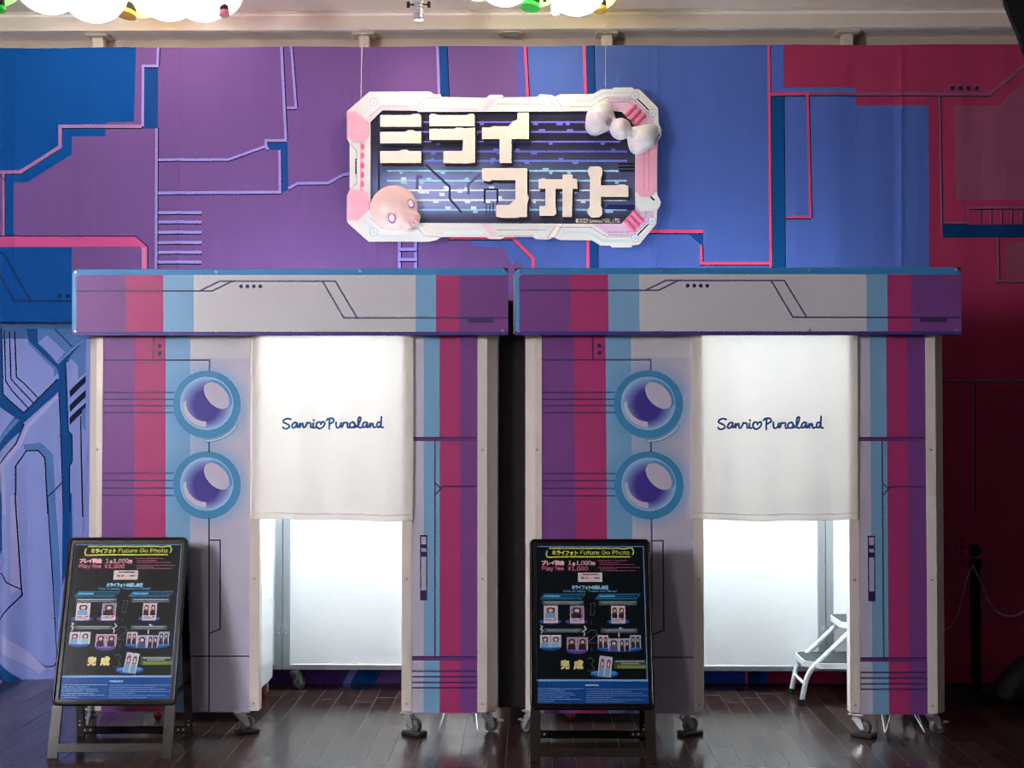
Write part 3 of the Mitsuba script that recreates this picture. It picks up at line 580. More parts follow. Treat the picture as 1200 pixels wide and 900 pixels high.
GLYPHS = r'''{"プ":[[[[9,59],[9,71],[13,74],[71,73],[74,81],[86,88],[95,86],[102,77],[100,63],[94,58],[86,57],[80,35],[70,18],[55,4],[31,-8],[27,-8],[19,0],[19,7],[32,11],[51,22],[61,35],[69,56],[11,57]],[[85,71],[89,70],[89,75],[85,74]]]],"レ":[[[[18,2],[18,75],[20,78],[34,78],[36,76],[37,14],[67,29],[84,46],[89,46],[95,37],[92,30],[83,21],[52,2],[30,-6],[26,-6]]]],"イ":[[[[5,33],[5,39],[45,55],[62,66],[77,82],[82,82],[90,74],[90,70],[79,59],[63,47],[64,-5],[62,-7],[48,-7],[46,-5],[47,37],[13,24],[9,26]]]],"料":[[[[-1,10],[13,38],[1,41],[1,52],[7,55],[1,76],[3,80],[13,82],[16,79],[19,88],[30,88],[33,80],[41,82],[47,80],[49,76],[53,81],[58,81],[71,71],[73,87],[87,87],[88,33],[98,33],[101,22],[98,18],[88,16],[88,-9],[86,-12],[73,-11],[71,13],[43,9],[42,12],[36,12],[33,15],[32,-10],[30,-12],[17,-11],[17,10],[10,1],[6,0]],[[37,39],[46,25],[72,30],[71,38],[65,31],[61,31],[48,41]],[[47,70],[42,54],[52,56],[72,44],[72,56],[65,55]]]],"金":[[[[-1,50],[1,56],[22,65],[33,72],[48,89],[59,86],[61,84],[60,78],[68,71],[101,54],[101,50],[94,42],[81,46],[78,43],[58,42],[59,37],[92,36],[92,23],[84,22],[76,6],[95,5],[97,3],[97,-8],[95,-10],[5,-10],[3,-8],[3,3],[5,5],[23,6],[16,22],[10,22],[7,25],[8,36],[41,37],[42,42],[22,43],[19,45],[7,41]],[[58,9],[62,10],[67,22],[58,22]],[[50,67],[43,58],[59,59]],[[34,22],[39,7],[41,5],[42,21]]]],"枚":[[[[3,6],[-1,18],[9,35],[14,49],[13,52],[3,52],[1,54],[1,64],[3,67],[17,67],[18,88],[31,88],[33,67],[47,65],[53,87],[63,88],[69,84],[66,69],[97,69],[99,67],[99,56],[91,53],[86,33],[78,17],[85,9],[101,0],[100,-5],[93,-13],[81,-8],[68,3],[43,-13],[39,-12],[33,-5],[30,-12],[18,-12],[17,15],[8,4]],[[62,54],[65,38],[68,34],[75,53]],[[32,0],[46,6],[58,17],[49,37],[44,32],[48,27],[48,22],[42,15],[37,15],[32,20]],[[32,52],[35,46],[39,52]]]],"円":[[[[5,-10],[5,79],[7,81],[94,81],[96,78],[96,1],[94,-7],[86,-12],[67,-12],[65,-10],[62,-2],[64,3],[80,4],[79,29],[22,29],[21,-9],[17,-13],[8,-13]],[[58,45],[80,44],[80,66],[58,66]],[[21,45],[42,44],[42,66],[21,66]]]],"の":[[[[5,23],[5,38],[11,54],[22,66],[37,74],[59,76],[73,72],[85,63],[93,49],[95,40],[93,20],[80,2],[67,-5],[53,-8],[45,1],[47,8],[57,9],[70,15],[78,29],[77,45],[63,59],[59,59],[52,27],[45,12],[37,3],[30,0],[16,3],[8,13]],[[22,24],[27,17],[31,21],[39,40],[41,58],[33,55],[24,44],[21,37]]]],"楽":[[[[0,-3],[1,3],[25,15],[2,18],[2,29],[4,32],[0,38],[0,43],[20,55],[3,72],[3,76],[8,81],[14,82],[26,72],[30,78],[41,78],[44,88],[53,88],[59,85],[58,78],[71,78],[74,72],[84,83],[89,83],[97,77],[96,72],[80,56],[100,42],[100,38],[95,32],[99,27],[98,18],[96,16],[75,15],[100,3],[100,-2],[93,-10],[75,-4],[59,7],[56,-12],[44,-12],[42,-10],[41,7],[10,-11],[7,-11]],[[74,42],[72,31],[87,32]],[[26,40],[14,31],[29,32]]]],"し":[[[[20,10],[21,82],[36,82],[38,80],[36,15],[39,9],[45,7],[61,9],[72,15],[83,28],[86,28],[94,18],[91,11],[82,2],[68,-6],[57,-9],[40,-9],[31,-6],[24,0]]]],"み":[[[[3,14],[4,25],[10,36],[19,43],[38,48],[44,62],[20,62],[18,69],[20,77],[60,79],[66,74],[66,69],[59,58],[55,46],[72,42],[73,55],[87,55],[89,53],[87,35],[99,25],[94,12],[90,11],[82,16],[71,-1],[55,-11],[44,-3],[44,1],[64,15],[69,25],[66,27],[48,32],[37,8],[30,1],[24,-1],[11,1],[6,6]],[[22,27],[19,16],[21,15],[26,21],[29,30]]]],"方":[[[[1,-5],[1,0],[12,6],[20,16],[27,32],[30,52],[29,56],[4,56],[3,69],[5,71],[43,71],[40,84],[53,89],[63,71],[97,70],[98,59],[96,56],[46,55],[45,49],[47,47],[86,47],[88,45],[85,10],[79,-7],[72,-11],[48,-11],[43,0],[45,4],[67,4],[71,24],[70,32],[44,32],[34,7],[21,-7],[9,-13]]]],"完":[[[[0,-3],[4,2],[19,6],[25,13],[28,22],[27,25],[4,25],[2,27],[2,38],[4,40],[96,40],[98,38],[98,27],[96,25],[69,24],[70,4],[84,4],[86,17],[92,17],[100,12],[98,-3],[92,-10],[64,-11],[57,-8],[54,-3],[53,25],[44,25],[39,5],[25,-8],[8,-13]]],[[[4,49],[4,74],[6,77],[39,77],[38,85],[46,89],[52,89],[59,77],[93,77],[96,73],[96,50],[94,47],[82,47],[79,44],[21,44],[18,47],[6,47]],[[20,60],[79,59],[80,61],[21,62]]]],"成":[[[[0,-7],[0,-1],[4,5],[8,20],[9,69],[11,71],[49,71],[52,88],[65,88],[67,86],[74,88],[89,79],[94,71],[99,69],[99,58],[90,55],[93,48],[84,27],[76,15],[83,5],[85,20],[88,23],[100,16],[98,-1],[92,-10],[78,-11],[71,-7],[64,1],[52,-9],[43,-12],[36,-4],[36,2],[21,4],[12,-13],[8,-13]],[[68,48],[71,39],[78,56],[68,56]],[[67,75],[68,71],[70,72]],[[25,52],[48,51],[50,49],[48,11],[50,10],[58,18],[52,56],[26,56]],[[24,18],[34,18],[34,36],[25,35]]]],"ミ":[[[[22,66],[25,78],[33,80],[82,69],[85,67],[85,62],[80,53],[75,53]]],[[[12,16],[16,24],[25,24],[79,10],[82,8],[82,3],[77,-6],[72,-6],[53,1],[14,9]]],[[[17,41],[20,51],[25,54],[73,43],[79,37],[75,27],[69,26],[39,35],[20,38]]]],"ラ":[[[[10,42],[10,53],[14,56],[84,56],[92,50],[85,28],[79,18],[62,2],[40,-8],[33,-8],[27,-1],[26,5],[55,17],[67,29],[71,39],[13,39]]],[[[19,65],[19,77],[21,79],[82,79],[85,75],[83,63],[21,63]]]],"フ":[[[[12,58],[10,70],[14,75],[83,74],[90,69],[83,40],[72,20],[50,1],[31,-7],[20,2],[20,7],[44,17],[58,29],[66,43],[70,57]]]],"ォ":[[[[14,5],[16,12],[32,21],[45,34],[18,35],[16,37],[17,50],[52,50],[54,65],[67,65],[69,63],[70,50],[89,50],[90,37],[88,35],[69,34],[70,-1],[66,-9],[62,-11],[40,-9],[40,4],[54,5],[53,19],[26,-2],[20,-2]]]],"ト":[[[[29,-5],[29,79],[31,81],[45,81],[47,78],[46,53],[81,41],[87,38],[89,33],[85,23],[79,22],[46,36],[47,-4],[44,-7],[31,-7]]]]}'''
# ---------------------------------------------------------------- the hanging sign
sg = thing('hanging_sign', 'hanging cut-out sign with cream katakana letters, white frame, pink skull and pearly bow', 'sign')
S = lambda pts: pxpoly(pts, YS)
OUT = [(406.8, 131), (433, 108), (504, 107.5), (509, 111), (516.5, 111), (516.5, 114), (570, 115), (574, 111.5), (588.5, 111.5), (590, 114.5), (630, 114), (632, 111), (646, 111.5), (650, 114), (656, 111), (695, 110.5), (705, 105), (717, 105), (719, 103), (741, 103), (743, 105), (749, 105), (771, 127), (771.5, 145), (775, 152), (774.5, 159), (770.5, 166), (770, 228), (774, 237), (773, 242), (770, 246), (769, 262), (749, 286.5), (740.5, 287.3), (740, 289.8), (717, 289.8), (715.5, 287.5), (704, 287.5), (694, 281.5), (656, 281), (648, 277.5), (643, 280.5), (628, 280), (625, 277.5), (592, 277.5), (587, 280), (574, 280), (569, 277.5), (517, 277.5), (512, 281), (503, 283), (432, 283), (408.5, 262), (406.5, 258), (407, 229), (410, 223), (410, 168), (407, 163)]
INN = [(434, 143), (448, 129), (488, 129.5), (490, 131), (650, 130.5), (692, 130), (722, 130), (729, 131), (744.5, 148), (744.5, 245), (728, 262.5), (698, 262.5), (488, 261.5), (462, 261), (449, 262), (434, 246)]
add('backing', extr(S(OUT).buffer(-0.012), YS + 0.006, YS + 0.03), 'mat_sign_edge', sg)
FR = Polygon(OUT).buffer(0).difference(Polygon(INN))
wW, wG, wB, wP, wL = (226, 225, 224), (206, 204, 210), (206, 224, 234), (240, 206, 222), (214, 196, 224)
def gl(p, w=0.7, c=(150, 146, 160)): return (line(p, w), c)
L = [(Polygon(OUT), wW)]
L += [([(434, 143), (448, 128), (520, 130), (560, 130), (560, 127), (448, 124), (430, 141)], wP), ([(566, 131), (575, 115), (650, 115), (643, 131)], (248, 236, 228)), ([(575, 131), (586, 117), (640, 117), (634, 131)], wW)]
for s in (-1, 1):
    f = (lambda y: y) if s < 0 else (lambda y: 391.5 - y)
    L += [(line([(426, f(133)), (444, f(115)), (495, f(115))], 2.4), wB), gl([(433, f(137)), (447, f(124)), (490, f(124)), (497, f(115)), (516, f(114))]), (line([(520, f(119)), (565, f(119))], 4), (226, 236, 240)), gl([(525, f(126)), (562, f(126))], 2.0, (222, 226, 230)), gl([(564, f(131)), (580, f(115)), (625, f(115))])]
    L += [([(562, f(131)), (576, f(114.5)), (584, f(114.5)), (570, f(131))], (238, 208, 222)), ([(643, f(114)), (650, f(114)), (661, f(131)), (652, f(131))], (244, 232, 224)), gl([(641, f(112)), (654, f(131))]), gl([(650, f(113)), (661, f(131))])]
    L += [(line([(660, f(119)), (690, f(119)), (707, f(109)), (738, f(109))], 2.2), (198, 222, 228)), gl([(655, f(125)), (692, f(125)), (711, f(114)), (740, f(114))]), gl([(582, f(122)), (640, f(122))])]
    for k in range(4): L.append(gl([(492 + k * 5, f(130)), (503 + k * 5, f(117))], 0.9, (226, 208, 196)))
    L += [([(694, f(130)), (713, f(116)), (740, f(116)), (766, f(138)), (766, f(152)), (744, f(158)), (744, f(148)), (729, f(130))], (222, 190, 218)), gl([(713, f(116)), (742, f(116)), (766, f(138))], 0.8), gl([(712, f(119.5)), (737, f(119.5)), (757, f(138)), (757, f(150))], 0.7, (150, 110, 140))]
    L += [(line([(747, f(116)), (760, f(129))], 1.6), (36, 34, 44))]
    for x, y in ((744.5, 112.5), (764.5, 132.5), (438, 119.5)): L += [(Point(x, f(y)).buffer(4.6), (150, 150, 165)), (Point(x, f(y)).buffer(4.0), (236, 238, 240)), (Point(x, f(y)).buffer(2.4), (190, 220, 236))]
L += [gl([(410.5, 169), (418, 177), (418, 215), (410, 222)]), (line([(417, 186), (417, 204)], 1.6), (40, 38, 50)), (R(422, 167, 424.5, 224), (244, 170, 190)), (R(710, 100, 711, 100.5), wW), ([(753, 145), (766, 145), (774, 153), (768, 166), (756, 168)], (232, 234, 232)), gl([(753, 145), (766, 145), (774, 153), (768, 166)]), (line([(764, 168), (773, 158)], 1.4), (60, 56, 70)), ([(745, 228), (750, 231), (764, 231), (770, 226), (774, 237), (765, 247), (750, 247.5), (745, 241)], (232, 234, 232)), (line([(762, 230), (767, 235)], 2), (40, 38, 50))]
k = add('frame', extr(union_all([S(list(q.exterior.coords)).difference(union_all([S(list(i.coords)) for i in q.interiors])) if q.interiors else S(list(q.exterior.coords)) for q in polys(FR)]), YS - 0.012, YS + 0.008), 'mat_sign_edge', sg, label='white mechanical frame')
put('print', print_shape(paint(L, FR), lambda x, y: P(x, y, YS - 0.0127), 'mat_sign_print'), k)
# dark inner panel with circuit lines
def grad(x, y, c):
    if c != 'g': return c
    t = min(1, max(0, (y - 165) / 50.0)) * min(1, max(0.25, 1.15 - (x - 440) / 420.0)); t *= 1 - 0.7 * min(1, max(0, (y - 242) / 12.0))
    e = min(1, max(0, (x - 432) / 40.0))
    return tuple(np.array((38, 38, 58)) * (1 - t) + np.array((150, 162, 220)) * t * (0.45 + 0.55 * e) + np.array((30, 46, 92)) * t * (1 - e) * 0.6)
cells = [sbox(x, y, x + 10, y + 4) for x in range(425, 755, 10) for y in range(124, 270, 4)]
IN2 = Polygon(INN).buffer(1.5)
base = [(q, 'g') for c in cells for q in polys(c.intersection(IN2)) if q.area > 0.01]
put('dark_panel', print_shape(base, lambda x, y: P(x, y, YS + 0.003), 'mat_sign_print', None, grad), sg, label='dark blue panel behind the letters')
L = []
rr = random.Random(5)
VIO, CYA, WHC = (128, 116, 226), (160, 226, 246), (230, 244, 250)
for y, x0, x1, c in ((143, 470, 727, VIO), (154.5, 490, 727, VIO), (166, 470, 727, VIO), (177.5, 495, 735, (104, 110, 206)), (188.5, 497, 735, (110, 134, 222)), (200.3, 454, 726, CYA), (211.8, 454, 734, CYA), (223, 470, 734, WHC), (234.5, 480, 734, WHC), (245.8, 490, 734, (150, 200, 240))):
    L.append((line([(x0, y), (x1, y)], 1.7), c))
    for _ in range(7):
        a = rr.uniform(x0, x1 - 8); w = rr.choice((3, 4, 5, 7)); d = rr.choice((-3.2, 0.6, 0.8))
        L.append((R(a, y + d, a + w, y + d + 2.8), c))
for (x, y) in ((470, 208), (488, 218), (515, 226), (508, 234), (545, 234), (522, 242), (552, 242), (490, 222), (536, 222), (573, 218), (582, 230), (520, 218)): L.append((R(x, y, x + 6, y + 3.6), WHC))
L += [(line([(499, 193), (527, 219), (527, 233), (541, 249)], 2.2), (44, 46, 92)), (line([(444, 140), (444, 224), (432, 236)], 2), (40, 46, 78)), (line([(489, 222), (489, 207), (495, 207)], 3), (88, 96, 150)), (line([(549, 228), (549, 216), (563, 204)], 3), (88, 96, 150)), (line([(568, 238), (568, 222), (583, 222), (583, 238)], 2), (40, 40, 70)), (R(725, 191, 745, 193), (24, 24, 40)), (R(725, 195, 745, 197), (24, 24, 40)), (R(725, 199, 745, 201), (24, 24, 40)), ([(713, 240), (745, 240), (745, 246), (709, 245)], (34, 40, 90))]
for x in (570, 574, 578, 582): L.append((line([(x, 238), (x, 252)], 0.9), (44, 44, 76)))
put('circuit_lines', print_shape(paint(L, IN2), lambda x, y: P(x, y, YS + 0.0022), 'mat_sign_print'), sg)
# letters (kana), each its own cut-out, and their printed shadow shapes
KANA = [('mi', [[(446, 136), (482, 136), (484, 134.5), (491, 134.5), (494, 136), (494, 149.5), (446, 149.5)], [(446, 155.5), (476, 155.5), (478, 153.5), (485, 153.5), (487, 155), (494, 155), (494, 169), (446, 169)], [(446, 178), (469, 178), (471, 176.5), (478, 176.5), (480, 178), (494, 178), (494, 192), (446, 192)]]),
 ('ra', [[(503.5, 136), (506, 134.5), (512, 135), (513, 136), (548, 136), (549, 134.5), (555, 134.5), (556.5, 136), (556.5, 149), (503.5, 149)], [(503.5, 152), (533, 152), (535, 150.5), (542, 150.5), (543, 151.5), (557, 150.5), (557, 191.5), (546, 192.5), (520, 192), (520, 178), (542, 178), (543, 165), (503.5, 165)]]),
 ('i', [[(565, 150.5), (575, 150.5), (577, 149), (596, 149), (601, 143), (606, 141.5), (606.5, 133), (620, 133), (620, 164), (599.5, 164), (599.5, 192), (585.5, 192), (585.5, 164), (565, 164)]]),
 ('fu', [[(565, 198), (618, 198), (618, 228), (620, 232), (618, 240), (617.5, 255), (608, 255), (608, 256), (588, 256), (581.5, 254.5), (581.5, 241), (597, 241), (604, 234), (604, 212), (576, 212), (574, 213.5), (569, 213), (565, 211)]]),
 ('o', [[(631, 211), (638, 209.5), (640, 211), (659, 211), (659, 205.5), (671, 205.5), (671, 210), (676, 210.5), (676.5, 222), (671, 222), (670, 255), (659, 255), (659, 222), (651, 222), (651, 241), (652, 251), (649, 253.5), (632, 253.5), (632, 242.5), (639, 242), (639, 222), (631, 222)]]),
 ('to', [[(691, 196), (703, 196), (705.5, 199), (705.5, 206), (704, 209), (704, 218), (723, 218), (725, 217), (732, 217), (733, 218), (736, 218.5), (736, 231.5), (704, 231.5), (704, 242), (705.5, 245), (705.5, 252), (702, 255.5), (693, 255.5), (689, 252), (688.5, 247), (691, 242), (691, 208), (689, 205), (689, 199)]])]
for nm, ps in KANA:
    g = union_all([S(p).buffer(0) for p in ps])
    k = add('letter', extr(g, YS - 0.026, YS - 0.020), 'mat_kana', sg, label='cream cut-out katakana letter')
    add('shadow_block', extr(affinity.translate(g, 0.010, -0.013), YS - 0.019, YS + 0.0018), 'mat_shadow_block', k)
pr('mat_shadow_block', (26, 25, 38), 0.8)
# pink blocks, fins, bumps
for pts in ([(407.5, 131.5), (418, 131.5), (432.5, 145), (432.5, 160), (427, 166.5), (414, 166.5), (407.5, 161)], [(407.5, 229), (412, 224), (427, 224), (432.5, 230), (432.5, 246), (419, 259.5), (407, 258.5)]):
    k = add('pink_block', extr(S(pts), YS - 0.020, YS - 0.010), 'mat_pink', sg)
    add('raised_plate', extr(affinity.scale(S(pts), 0.62, 0.62), YS - 0.023, YS - 0.0195), 'mat_pink', k)
k = add('pink_block', extr(S([(744, 166), (744, 224), (751, 231), (763, 231), (769.5, 222), (769.5, 168), (764, 163)]), YS - 0.020, YS - 0.010), 'mat_pink', sg, label='long pink side bar')
for x in (754, 759.5): add('groove', extr(S([(x, 172), (x + 0.8, 172), (x + 0.8, 224), (x, 224)]), YS - 0.0206, YS - 0.0195), 'mat_fin', k)
for a, b in (((734.5, 134), (743.5, 124.5)), ((740, 139.5), (749, 130)), ((745.5, 144.5), (754, 135)), ((742.5, 249), (752, 259)), ((738, 254.5), (747, 264)), ((733.5, 259.5), (742.5, 270))):
    p0, p1 = P(*a, YS - 0.016), P(*b, YS - 0.016)
    add('fin', [cyl(p0, p1, 0.0125, 16), sph(p0, 0.0125, 2), sph(p1, 0.0125, 2)], 'mat_fin', sg, 30)
for y in (172, 182.5, 194, 205, 216):
    q = P(424.8, y, YS - 0.008); add('bump', trimesh.creation.icosphere(2, 1.0).apply_scale([0.012, 0.010, 0.021]).apply_translation(q), 'mat_fin', sg, True)
# skull ornament
def hullS(*ss): return m3.Manifold.batch_hull([m3.Manifold.sphere(r, 32).translate([float(v) for v in c]) for c, r in ss])
def fin_mesh(man, L=0.008, it=12):
    mm = man.refine_to_length(L).to_mesh(); t = trimesh.Trimesh(mm.vert_properties[:, :3], mm.tri_verts, process=True)
    trimesh.smoothing.filter_taubin(t, 0.5, -0.53, it); return t
q = P(461.5, 244, YS - 0.03); r = 27.0 / F * YS
def sk(px, py, d): c = P(px, py, YS); return (c[0], YS - d, c[2])
man = m3.Manifold.sphere(r, 48).scale([1.04, 0.55, 1.0]).translate([float(q[0]), float(q[1]), float(q[2])])
man += hullS((sk(471, 253, 0.05), 0.058), (sk(477, 264, 0.055), 0.034), (sk(488, 256, 0.055), 0.030))
mo = hullS((sk(477.5, 268.5, 0.06), 0.020), (sk(490, 260.5, 0.06), 0.016), (sk(482, 261, 0.065), 0.03))
man += mo
for ex, ey, w in ((461.3, 258, 1.0), (483, 241.2, 0.85)):
    c = sk(ex, ey, 0.098); man -= m3.Manifold.sphere(0.034 * w, 24).scale([0.9, 0.7, 1.1]).translate([float(v) for v in c])
skm = fin_mesh(man, 0.007, 8)
s_ = add('skull', skm, 'mat_skull', sg, True, label='round glossy pink skull ornament')
for ex, ey, w, rot in ((461.3, 257.8, 1.0, -8), (483, 241.2, 0.85, -22)):
    for nm, sc_, dd, mt in (('eye_rim', 1.0, 0.078, 'mat_socket'), ('eye', 0.78, 0.082, 'mat_eye')):
        e = trimesh.creation.icosphere(3, 1.0).apply_scale([0.0225 * w * sc_, 0.012, 0.0315 * w * sc_])
        e.apply_transform(trimesh.transformations.rotation_matrix(math.radians(rot), [0, 1, 0]))
        add(nm, e.apply_translation(sk(ex, ey, dd)), mt, s_, True)
for tx, ty in ((481.5, 266), (485.2, 263.2), (488.8, 260.4)):
    e = trimesh.creation.icosphere(3, 1.0).apply_scale([0.006, 0.012, 0.015]); e.apply_transform(trimesh.transformations.rotation_matrix(math.radians(-38), [0, 1, 0]))
    add('tooth', e.apply_translation(sk(tx, ty, 0.088)), 'mat_pink', s_, True)
# bow ornament
def bowhull(*a): return hullS(*[((sk(px, py, d)), rr_ / F * YS) for px, py, d, rr_ in a])
lo = bowhull((706, 132, 0.035, 12), (697, 149, 0.035, 12), (702, 140, 0.05, 16), (717, 147, 0.05, 6))
lo -= m3.Manifold.sphere(0.030, 24).translate([float(v) for v in sk(713.5, 145.5, 0.088)])
ro = bowhull((746, 173, 0.035, 10), (761, 157, 0.035, 10), (754, 164, 0.05, 14), (738, 157, 0.05, 6))
ro -= m3.Manifold.sphere(0.026, 24).translate([float(v) for v in sk(741, 161, 0.086)])
k = put('bow', mikit.ply(fin_mesh(bowhull((726.5, 153.5, 0.055, 13)) + bowhull((726.5, 153.5, 0.075, 11)), 0.007, 4), 'mat_pearl', smooth=True), sg, label='pearly white ribbon bow')
add('loop', fin_mesh(lo, 0.006, 14), 'mat_pearl', k, True)
add('loop', fin_mesh(ro, 0.006, 14), 'mat_pearl', k, True)
# copyright line
t = meshkit.text_mesh('©2022 SANRIO CO., LTD.', 0.021, 0.0008, True)
b0, b1 = P(674.5, 263, YS), P(727, 263, YS)
t.apply_scale([(b1[0] - b0[0]) / (t.bounds[1][0] - t.bounds[0][0]), 1, 1]); v = np.array(t.vertices) - [t.bounds[0][0], 0, 0]
t = trimesh.Trimesh(np.stack([b0[0] + v[:, 0], YS - 0.0145 - v[:, 2], Z(261.3, YS, 700) + v[:, 1]], 1), t.faces[:, ::-1], process=False)
add('lettering', t, 'mat_kana', sg)
# wires up to the brackets
for (ax, ay), (bx_, by_) in (((424.5, 56), (423, 116)), ((710.2, 55), (709.5, 106))):
    a, b = P(ax, ay, 7.60), P(bx_, by_, YS + 0.01); a[2] = ZS
    w = add('hanging_wire', cyl(a, b, 0.0022, 6), 'mat_aluminium', sg)
    for s in (0.82, 0.9): c = a + (b - a) * s; add('crimp', cyl(c - [0, 0, 0.006], c + [0, 0, 0.006], 0.0045, 8), 'mat_aluminium', w)

# ---------------------------------------------------------------- the A-frame boards
GL = json.loads(GLYPHS)
def kana(text, u, v, h, gap=1.0):
    """Polygons of the characters, h tall, from the lower left corner (u, v); v runs downwards."""
    out, x = [], u
    for ch in text:
        if ch == ' ': x += h * 0.4; continue
        for rings in GL[ch]:
            rs = [[(x + a * h / 92.0, v - b * h / 92.0) for a, b in r] for r in rings]
            g = Polygon(rs[0], rs[1:]).buffer(0)
            out += polys(g)
        x += h * 1.06 * gap
    return out
def kfit(text, u0, u1, v, h):
    g = kana(text, 0, 0, h); U = union_all(g); b = U.bounds
    return polys(affinity.translate(affinity.scale(U, (u1 - u0) / (b[2] - b[0]), 1, origin=(b[0], 0)), u0 - b[0], v))
def pz(x, y): return (x / 9.0, y / 9.0)                      # measured on the right board, in hundredths of the sheet's width
def a_frame(M, label):
    w = thing('a_frame_sign', label, 'sign stand', 'A-frame sign boards')
    s = 0.32; nrm = math.hypot(1, s); e, n = np.array([0, s, 1]) / nrm, np.array([0, -1, s]) / nrm
    B = lambda u, v, d=0.0: np.array([u, 0, 0]) + v * e + d * n      # board plane: u right, v up the slope, d out of it
    def plate(poly, d0, d1):
        m = trimesh.util.concatenate([trimesh.creation.extrude_polygon(g, d1 - d0, engine='earcut') for g in polys(poly)])
        v = np.array(m.vertices); m.vertices = np.array([B(a, b, c + d0) for a, b, c in v]); return m
    def mk(name, mesh, mat, parent=w, smooth=False, **kw):
        return put(name, {**mikit.ply(mesh if isinstance(mesh, trimesh.Trimesh) else trimesh.util.concatenate(mesh), mat, smooth=smooth), 'to_world': M}, parent, **kw)
    HW, V0, V1 = 0.273, 0.226, 0.985
    outer = sbox(-HW, V0, HW, V1).buffer(-0.024).buffer(0.024, quad_segs=6); inner = sbox(-HW + 0.026, V0 + 0.026, HW - 0.026, V1 - 0.03)
    fr = mk('frame', plate(outer.difference(inner), -0.012, 0.012), 'mat_black_frame')
    rim = [tuple(B(x, y, 0.012)) for x, y in list(outer.buffer(-0.006).exterior.coords)]
    mk('rounded_edge', tube(rim, 0.0065, 8), 'mat_black_frame', fr, True)
    # the sheet: 128 wide, 180 tall
    x0, x1, vt, vb = -HW + 0.024, HW - 0.024, V1 - 0.028, V0 + 0.024
    mp = lambda d: (lambda u, v: B(x0 + (x1 - x0) * u / 128.0, vt - (vt - vb) * v / 181.0, d))
    DK, GRN, PNKt, SKY, PALE = (10, 18, 22), (206, 214, 96), (236, 150, 180), (110, 180, 216), (190, 214, 232)
    q = lambda x, y: ((x - 0) / 9.0 + 1, (y - 90) / 9.0)           # tile at (630, 630), nine to the pixel
    q2 = lambda x, y: (x / 8.185 + 1, y / 8.185 + 80)              # tile at (630, 720)
    Q = lambda pts: [q(*p) for p in pts]
    Q2 = lambda pts: [q2(*p) for p in pts]
    L = [(R(0, 0, 128, 181), (30, 38, 58)), (R(0.6, 0.4, 127.2, 155), (110, 150, 200)), (R(1.6, 1.6, 126, 153.2), DK)]
    for a in range(6, 126, 5): L.append((R(a, 1.6, a + 0.25, 153), (16, 28, 34)))
    for a in range(5, 152, 5): L.append((R(1.6, a, 126, a + 0.25), (16, 28, 34)))
    L += [(R(0, 154.5, 128, 181), (22, 70, 140)), (R(0, 153.2, 128, 155.6), (130, 180, 224))]
    L += [(line(Q([(135, 118), (880, 118), (920, 124), (1010, 112), (1028, 150), (1015, 188)]), 1.6), GRN), (line(Q([(995, 208), (330, 208), (160, 212), (120, 212), (108, 180), (120, 140)]), 1.6), GRN)]
    L.append((R(*q(437, 375), *q(693, 474)), (226, 214, 216)))
    L += [(R(*q(520, 422), *q(540, 442)), (210, 60, 40)), (R(*q(538, 422), *q(556, 442)), (232, 140, 50)), (R(*q(472, 422), *q(505, 442)), (120, 120, 130)), (R(*q(608, 424), *q(665, 440)), (120, 112, 120)), (R(*q(485, 388), *q(660, 400)), (90, 80, 90)), (line(Q([(574, 445), (584, 420)]), 0.5), (130, 130, 140))]
    for o in (0, 570):
        L += [([q(85 + o, 596), q(520 + o, 596), q(470 + o, 655), q(40 + o, 655)], (40, 110, 146)), ([q(90 + o, 606), q(500 + o, 606), q(478 + o, 640), q(80 + o, 640)], (12, 44, 62)), (R(*q(88 + o, 612), *q(250 + o, 632)), (90, 176, 220)), (R(*q(262 + o, 614), *q(470 + o, 630)), (28, 78, 104))]
    for a, b, c, d in ((65, 668, 495, 712), (650, 668, 1048, 716)): L += [(R(*q(a, b), *q(c, d)), (74, 88, 96)), (R(*q(a + 20, b + 12), *q(c - 15, b + 20)), (176, 186, 190)), (R(*q(a + 30, b + 28), *q(c - 45, b + 34)), (140, 152, 158))]
    for a, b, c, d in ((75, 132, 435, 170), (606, 132, 948, 172)): L += [(R(*q2(a, b), *q2(c, d)), (74, 88, 96)), (R(*q2(a + 25, b + 10), *q2(c - 25, b + 17)), (176, 186, 190)), (R(*q2(a + 40, b + 25), *q2(c - 40, b + 31)), (130, 142, 148))]
    L += [(R(*q2(722, 420), *q2(1022, 505)), (58, 72, 70)), (R(*q2(740, 432), *q2(1005, 442)), (168, 178, 178)), (R(*q2(785, 450), *q2(955, 462)), (150, 160, 160)), (R(*q2(750, 470), *q2(1020, 500)), (120, 138, 50))]
    for y, a, b in ((248, 650, 955), (270, 668, 880), (290, 668, 1030), (320, 650, 1085), (338, 668, 850), (355, 668, 1045)): L.append((line(Q([(a, y), (b, y)]), 0.8), (150, 84, 110)))
    for k in range(7): L += [(line(Q2([(8, 686 + k * 19), ((434, 265, 344, 360, 310, 415, 170)[k], 686 + k * 19)]), 0.7), (124, 164, 212)), (line(Q2([(458, 690 + k * 19), ((1035, 880, 980, 1040, 700, 990, 815)[k], 690 + k * 19)]), 0.7), (110, 152, 204))]
    L += [(R(*q2(452, 645), *q2(578, 662)), (150, 190, 226))]
    for x, y, c in ((145, 885, 1), (415, 885, 2), (850, 885, 1)): L += [(affinity.scale(Point(*q(x, y)).buffer(1), 12.7, 3), ((32, 84, 166), (38, 92, 172), (86, 62, 150))[c])]
